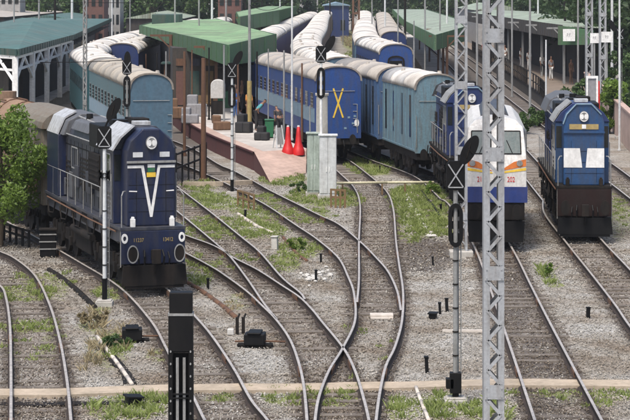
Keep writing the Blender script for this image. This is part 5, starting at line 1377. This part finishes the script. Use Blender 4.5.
# platform furniture
def red_cone(px, py, label):
    p = on_plat(px, py, .6); t = thing('safety_cone', label, 'cone', (p.x, p.y, .57), 0, 'red cones at the platform end')
    q = MB(); n = 20
    prof = [(.34, .0), (.34, .14), (.29, .26), (.18, .5), (.13, .85), (.09, 1.12), (.05, 1.16)]
    vs = [(r*.75*math.cos(6.2832*i/n), r*math.sin(6.2832*i/n), z) for r, z in prof for i in range(n)]
    q.add(vs, [[j*n+i, j*n+(i+1) % n, (j+1)*n+(i+1) % n, (j+1)*n+i] for j in range(len(prof)-1) for i in range(n)] + [list(range((len(prof)-1)*n, len(prof)*n))])
    q.build('cone', M['red'], t, smooth=True)
    q = MB(); n = 20; prof = [(.115, .82), (.085, 1.12)]
    q.tube((0, 0, 1.08), (0, 0, 1.20), .062, .05, 14); q.build('tip', M['white_paint'], t)
red_cone(288, 154, 'left one of two tall red cones on the platform ramp'); red_cone(298.5, 154, 'right one of two tall red cones on the platform ramp')
p = on_plat(269.5, 138); t = thing('litter_bin', 'dark green litter bin on the platform left of the red cones', 'bin', p)
q = MB(); q.prism([(-.17, .05), (.17, .05), (.2, .78), (-.2, .78)], -.2, .2); q.build('bin_body', M['bin_green'], t, bevel=.02)
q = MB(); q.box(-.22, .22, -.23, .23, .78, .84); q.build('lid', M['bin_green'], t, bevel=.02)
q = MB(); q.box(-.16, .16, -.16, .16, 0, .05); q.build('foot', M['under'], t)
p = on_plat(279, 148); t = thing('display_stand', 'small slanted white framed stand between the bin and the red cones', 'stand', p, .5)
q = MB()
for s in (-1, 1): q.bar((s*.18, -.15, 0), (s*.12, 0, .95), .04, .04); q.bar((s*.18, .2, 0), (s*.12, 0, .95), .04, .04)
q.build('frame', M['cabinet_white'], t); q = MB(); q.add([(-.15, -.13, .15), (.15, -.13, .15), (.12, -.02, .85), (-.12, -.02, .85)], [(0,1,2,3)]); q.build('panel', M['pole_grey'], t)
p = on_plat(218, 120); t = thing('water_tank', 'pale round topped tank on a stand under the centre canopy edge', 'tank', p)
q = MB(); q.prism([(-.36, 1.1), (.36, 1.1)] + arch(.36, 1.75, 2.05, 10), -.3, .3); q.build('tank', M['stone_white'], t, bevel=.03)
q = MB()
for s in (-1, 1):
    for u in (-1, 1): q.box(s*.3-.04, s*.3+.04, u*.25-.04, u*.25+.04, 0, 1.1)
q.box(-.34, .34, -.28, .28, .3, .95); q.build('stand', M['under'], t)
def stall(px, py, w_, h, d, label, m1, m2):
    p = on_plat(px, py); t = thing('kiosk', label, 'kiosk', p); q = MB(); q.box(-w_/2, w_/2, 0, d, 0, h*.42); q.build('counter', M[m1], t, bevel=.02)
    q = MB(); q.box(-w_/2, w_/2, d-.08, d, h*.42, h); q.build('back_panel', M['shade_wall'], t)
    for s in (-1, 1):
        q = MB(); q.box(s*(w_/2-.04)-.03, s*(w_/2-.04)+.03, .0, .06, h*.42, h); q.build('post', M['rust'], t)
    q = MB(); q.box(-w_/2-.15, w_/2+.15, -.2, d+.1, h, h+.1); q.build('roof', M[m2], t)
stall(176, 104, 1.4, 2.3, 1.2, 'dark kiosk behind the grey blue coach end', 'brick', 'teal_trim')
stall(200, 98, 1.8, 2.4, 1.4, 'brown kiosk under the middle of the centre canopy', 'wood', 'shade_wall')
stall(228, 108, 1.3, 2.2, 1.2, 'dark green kiosk behind the slim platform signal', 'bin_green', 'shade_wall')
stall(188, 90, 2.2, 2.3, 1.4, 'dark red kiosk far under the centre canopy', 'brick', 'black')
stall(243, 108, .9, 2.4, 1.0, 'tall black kiosk beside the blue coach', 'black', 'black')
# covered goods
def bench(px, py, label):
    p = on_plat(px, py); t = thing('platform_bench', label, 'bench', p, .2)
    q = MB(); q.box(-.6, .6, -.2, .2, .42, .47); q.build('seat', M['wood'], t); q = MB(); q.box(-.6, .6, .18, .22, .5, .85); q.build('backrest', M['wood'], t)
    for s in (-1, 1): q = MB(); q.box(s*.5-.03, s*.5+.03, -.18, .2, 0, .42); q.build('leg', M['under'], t)
bench(206, 111, 'wooden bench on the platform between the rusty posts')

# ------------------------------------------------------------------ vegetation
def crown_mesh(name, mat, n, cl, rad, lsize, seed, parent=None, squash=(1, 1, 1), cr=.28):
    r = np.random.default_rng(seed)
    u = r.normal(size=(cl, 3)); u /= np.linalg.norm(u, axis=1)[:, None]
    rr = (.45 + .55*r.random(cl))[:, None]; C = u*rr*np.array(rad)*np.array(squash)*(.8+.35*r.random((cl, 1)))
    k = r.integers(0, cl, n); sz = cr*(0.6+.8*r.random(cl))
    d = r.normal(size=(n, 3)); d /= np.linalg.norm(d, axis=1)[:, None]
    pos = C[k] + d*(np.minimum(rad[0], rad[2])*sz[k]*r.random(n)**.4)[:, None]
    a = r.normal(size=(n, 3)); a /= np.linalg.norm(a, axis=1)[:, None]
    b = np.cross(a, r.normal(size=(n, 3))); b /= np.linalg.norm(b, axis=1)[:, None]
    s = lsize*(.6+.8*r.random(n))[:, None]
    v = np.stack([pos-a*s, pos+b*s*.45, pos+a*s, pos-b*s*.45], 1).reshape(-1, 3)
    f = np.arange(4*n).reshape(-1, 4)
    return np_mesh(name, v, f, mat, parent), C
def tree(x, y, h, rad, label, matk='leaf_dark', n=6000, ls=.22, seed=1, name='tree', group=None, trunk=.35, z0=None, cl=60):
    t = thing(name, label, 'tree', (x, y, 0), 0, group); zc = h - rad[2]
    cr, C = crown_mesh('crown', M[matk], n, cl, rad, ls, seed, t); cr.location = (0, 0, zc)
    q = MB(); zt = zc*1.0; q.tube((0, 0, -.1), (.1, .05, zt*.6), trunk*.5, trunk*.36, 9); q.tube((.1, .05, zt*.6), (0, 0, zt+rad[2]*.3), trunk*.36, trunk*.12, 8)
    for i in range(min(9, len(C))):
        c = C[i*3 % len(C)]; q.tube((.05, .02, zt*(.45+.06*i)), (c[0]*.8, c[1]*.8, zc+c[2]*.8), trunk*.16, trunk*.04, 6)
    q.build('trunk', M['bark'], t); return t
tree(at(0, 63).x, 63, 4.35, (1.65, 1.2, 2.0), 'bright green leafy tree at the left edge in front of the olive grey van', 'leaf_bright', 17000, .062, 3, 'leafy_tree', trunk=.16, cl=44)
protos = []
gd = 'trees closing the view beyond the station'
def far_tree(px, Y, h, w_, label, mat, seed): return tree(at(px, Y).x, Y, h, (w_, w_*.8, h*.44), label, mat, 5200, .30, seed, group=gd, trunk=.4, cl=46)
kinds = {}
for i, (mat, adj) in enumerate((('leaf_dark', 'dark green'), ('leaf_mid', 'mid green'), ('leaf_dark', 'dense dark'))):
    kinds[i] = None
spots = [(-20,300,11,5),(25,285,10,4.2),(60,300,10,4.4),(78,262,7,2.5),(128,290,12,4.5),(150,275,10,4.2),(172,300,11,4.5),(195,280,10.5,4.3),(245,290,11,4.2),(268,300,10.5,4),(290,330,11,5),(325,375,12,6),(352,385,12,6),(382,360,12,5.5),(405,350,11,5),(428,340,12,5),(452,330,11.5,5),(478,320,12,5),(505,300,12,5),(528,290,12,5)]
place = ['above the far left sheds','left of the brick red building','above the teal canopy ridge','in front of the brick red building','right of the pale building','above the left corner of the centre canopy','above the roof vent','left of the dark red building','right of the dark red building','above the second green canopy','above the white coach roofs','left of the rust brown mast','right of the rust brown mast','behind the far end of the pale coaches','above the far end of the right green canopy','above the middle of the right green canopy','behind the slimmer lattice mast','behind the big lattice mast','left above the long dark canopy','above the middle of the long dark canopy']
for i, ((px, Y, h, w_), pl) in enumerate(zip(spots, place)):
    far_tree(px, Y, h, w_, '%s tree %s' % (('dark green', 'mid green')[i % 2], pl), ('leaf_dark', 'leaf_mid')[i % 2], 20+i)
for i, (px, Y, h, w_, mk, pl) in enumerate(((552, 250, 13, 4.6, 'leaf_dark', 'dark tree behind the square white sign'), (575, 205, 12, 4.5, 'leaf_dark', 'dark tree left of the far lattice masts'), (598, 175, 11, 4.2, 'leaf_dark', 'dark tree behind the far lattice masts'), (622, 160, 10.5, 4, 'leaf_dark', 'dark tree behind the far right signal'), (645, 150, 10, 4, 'leaf_dark', 'dark tree cut by the right edge'))):
    tree(at(px, Y).x, Y, h, (w_, w_*.8, h*.46), pl, mk, 9000, .22, 60+i, group=gd, cl=60)
def bush(px, Y, h, w_, label, mk, seed, n=3500, ls=.12):
    t = thing('bush', label, 'bush', at(px, Y)); c, C = crown_mesh('foliage', M[mk], n, 26, (w_, w_, h*.5), ls, seed, t); c.location = (0, 0, h*.5)
    q = MB()
    for i in range(5): q.tube((0, 0, -.05), (C[i][0]*.6, C[i][1]*.6, h*.5+C[i][2]*.5), .03, .012, 5)
    q.build('stem', M['bark'], t)
bush(610, 112, 2.7, 1.0, 'light green bush below the far right signal', 'leaf_bright', 91)
bush(622, 125, 3.6, 1.2, 'mid green bush behind the pale boundary wall', 'leaf_mid', 92)
bush(585, 125, 2.4, 1.3, 'mid green bush right of the long dark canopy', 'leaf_mid', 93)
bush(540, 118, 1.0, 1.2, 'low bush in front of the brownish platform', 'leaf_mid', 94)
bush(520, 112, .8, 1.1, 'low weeds bush between the white and the bright blue locomotives', 'leaf_mid', 95)
bush(299, 252, .5, .35, 'small leafy bush in the ballast between the centre tracks', 'leaf_bright', 96, 700, .05) if False else None
def small_bush(px, py, h, w_, label, mk, seed, n=900):
    p = W(px, py); t = thing('bush', label, 'bush', p); c, C = crown_mesh('foliage', M[mk], n, 14, (w_, w_, h*.5), .045, seed, t); c.location = (0, 0, h*.5)
    q = MB(); q.tube((0, 0, -.05), (.02, 0, h*.6), .012, .006, 5); q.build('stem', M['bark'], t)
small_bush(296, 250, .36, .4, 'small leafy bush between the centre tracks below the platform ramp', 'leaf_bright', 96)
small_bush(113, 347, .3, .35, 'small green weed bush left of the point machine', 'leaf_mid', 97)
small_bush(431, 196, .5, .4, 'leafy weeds at the loose black rail', 'leaf_bright', 98)
small_bush(296, 193, .45, .5, 'dark green weeds left of the relay cabinets', 'leaf_mid', 99)
small_bush(549, 277, .4, .12, 'thin bright weed alone in the ballast between the right locomotives', 'leaf_bright', 100, 240)
small_bush(93, 326, .35, .4, 'dry weeds at the foot of the left signal', 'grass_dry', 101)

# ------------------------------------------------------------------ overhead wires
def wire(pts, label, r=.012):
    q = MB(); q.path([Vector(p) for p in pts], r, 4); o = q.build('overhead_wire', M['under']); tag(o, label, 'wire')
wire([(-30, 180, 6.35), (-14, 182, 6.2), (-2, 184, 6.35)], 'dark span wire across the top left corner', .03)
wire([at(40, 90, 4.35), at(85, 92, 4.3), at(130, 90, 4.45)], 'thin wire crossing the pole over the teal coach roof', .02)

for (pa, Ya, za), (pb, Yb, zb_), lb_ in (((461, 60.6, 8.9), (589, 128, 9.2), 'overhead wire from the slim lattice mast to the far lattice masts'), ((85, 92, 8.3), (199, 140, 8.6), 'overhead wire from the thin lattice pole to the centre canopy pole'), ((199, 140, 8.0), (398, 165, 7.0), 'overhead wire crossing above the white coach roofs'), ((249.5, 103, 6.6), (292, 96, 6.9), 'sagging cable between the ochre pole and the tall pale pole'), ((398, 165, 7.2), (461, 60.6, 8.2), 'overhead wire over the right green canopy'), ((14, 170, 8.2), (85, 92, 7.6), 'overhead wire over the teal canopy')):
    a_, b_ = at(pa, Ya, za), at(pb, Yb, zb_); wire([a_.lerp(b_, k/12) - Vector((0, 0, .35*math.sin(math.pi*k/12))) for k in range(13)], lb_, .014)
# fishplates bolted over the rail joints, parts of their track
for key, (L, Rr, lb) in TR.items():
    if key in ('c', 'd'): continue
    tk = [o for o in COL.objects if o.name.startswith('railway_track') and o.get('label') == lb][0]
    for rl in (L, Rr):
        pts = smooth([Vector((x, y, 0)) for x, y in rl], .5); acc = random.uniform(2, 6)
        for a, b in zip(pts, pts[1:]):
            acc += (b-a).length
            if acc > 9 and a.y < 70:
                acc = 0; ang = math.atan2(-(b.x-a.x), -(a.y-b.y)) if b.y > a.y else math.atan2((b.x-a.x), (a.y-b.y))
                q = MB(); q.box(-.042, -.029, -.32, .32, .03, .125); q.box(.029, .042, -.32, .32, .03, .125); q.box(-.029, .029, -.32, .32, .03, .06); o = q.build('fishplate', M['rust'], tk); o.location = (a.x, a.y, 0); o.rotation_euler = (0, 0, ang)

# ------------------------------------------------------------------ haze
hz = MB(); hz.box(-300, 300, -5, 460, -1.2, 16); ho = hz.build('haze', None) if False else None
me = bpy.data.meshes.new('haze'); me.from_pydata(hz.v, [], hz.f); hm = bpy.data.materials.new('haze'); hm.use_nodes = True; nt = hm.node_tree; nt.nodes.clear()
out = nt.nodes.new('ShaderNodeOutputMaterial'); pv_ = nt.nodes.new('ShaderNodeVolumePrincipled'); pv_.inputs['Color'].default_value = (.92, .95, 1, 1); pv_.inputs['Density'].default_value = .00022; pv_.inputs['Anisotropy'].default_value = .3
nt.links.new(pv_.outputs[0], out.inputs['Volume']); me.materials.append(hm)
ho = bpy.data.objects.new('haze', me); COL.objects.link(ho); ho['kind'] = 'stuff'; ho['label'] = 'thin pale haze hanging over the far end of the yard'; ho['category'] = 'haze'
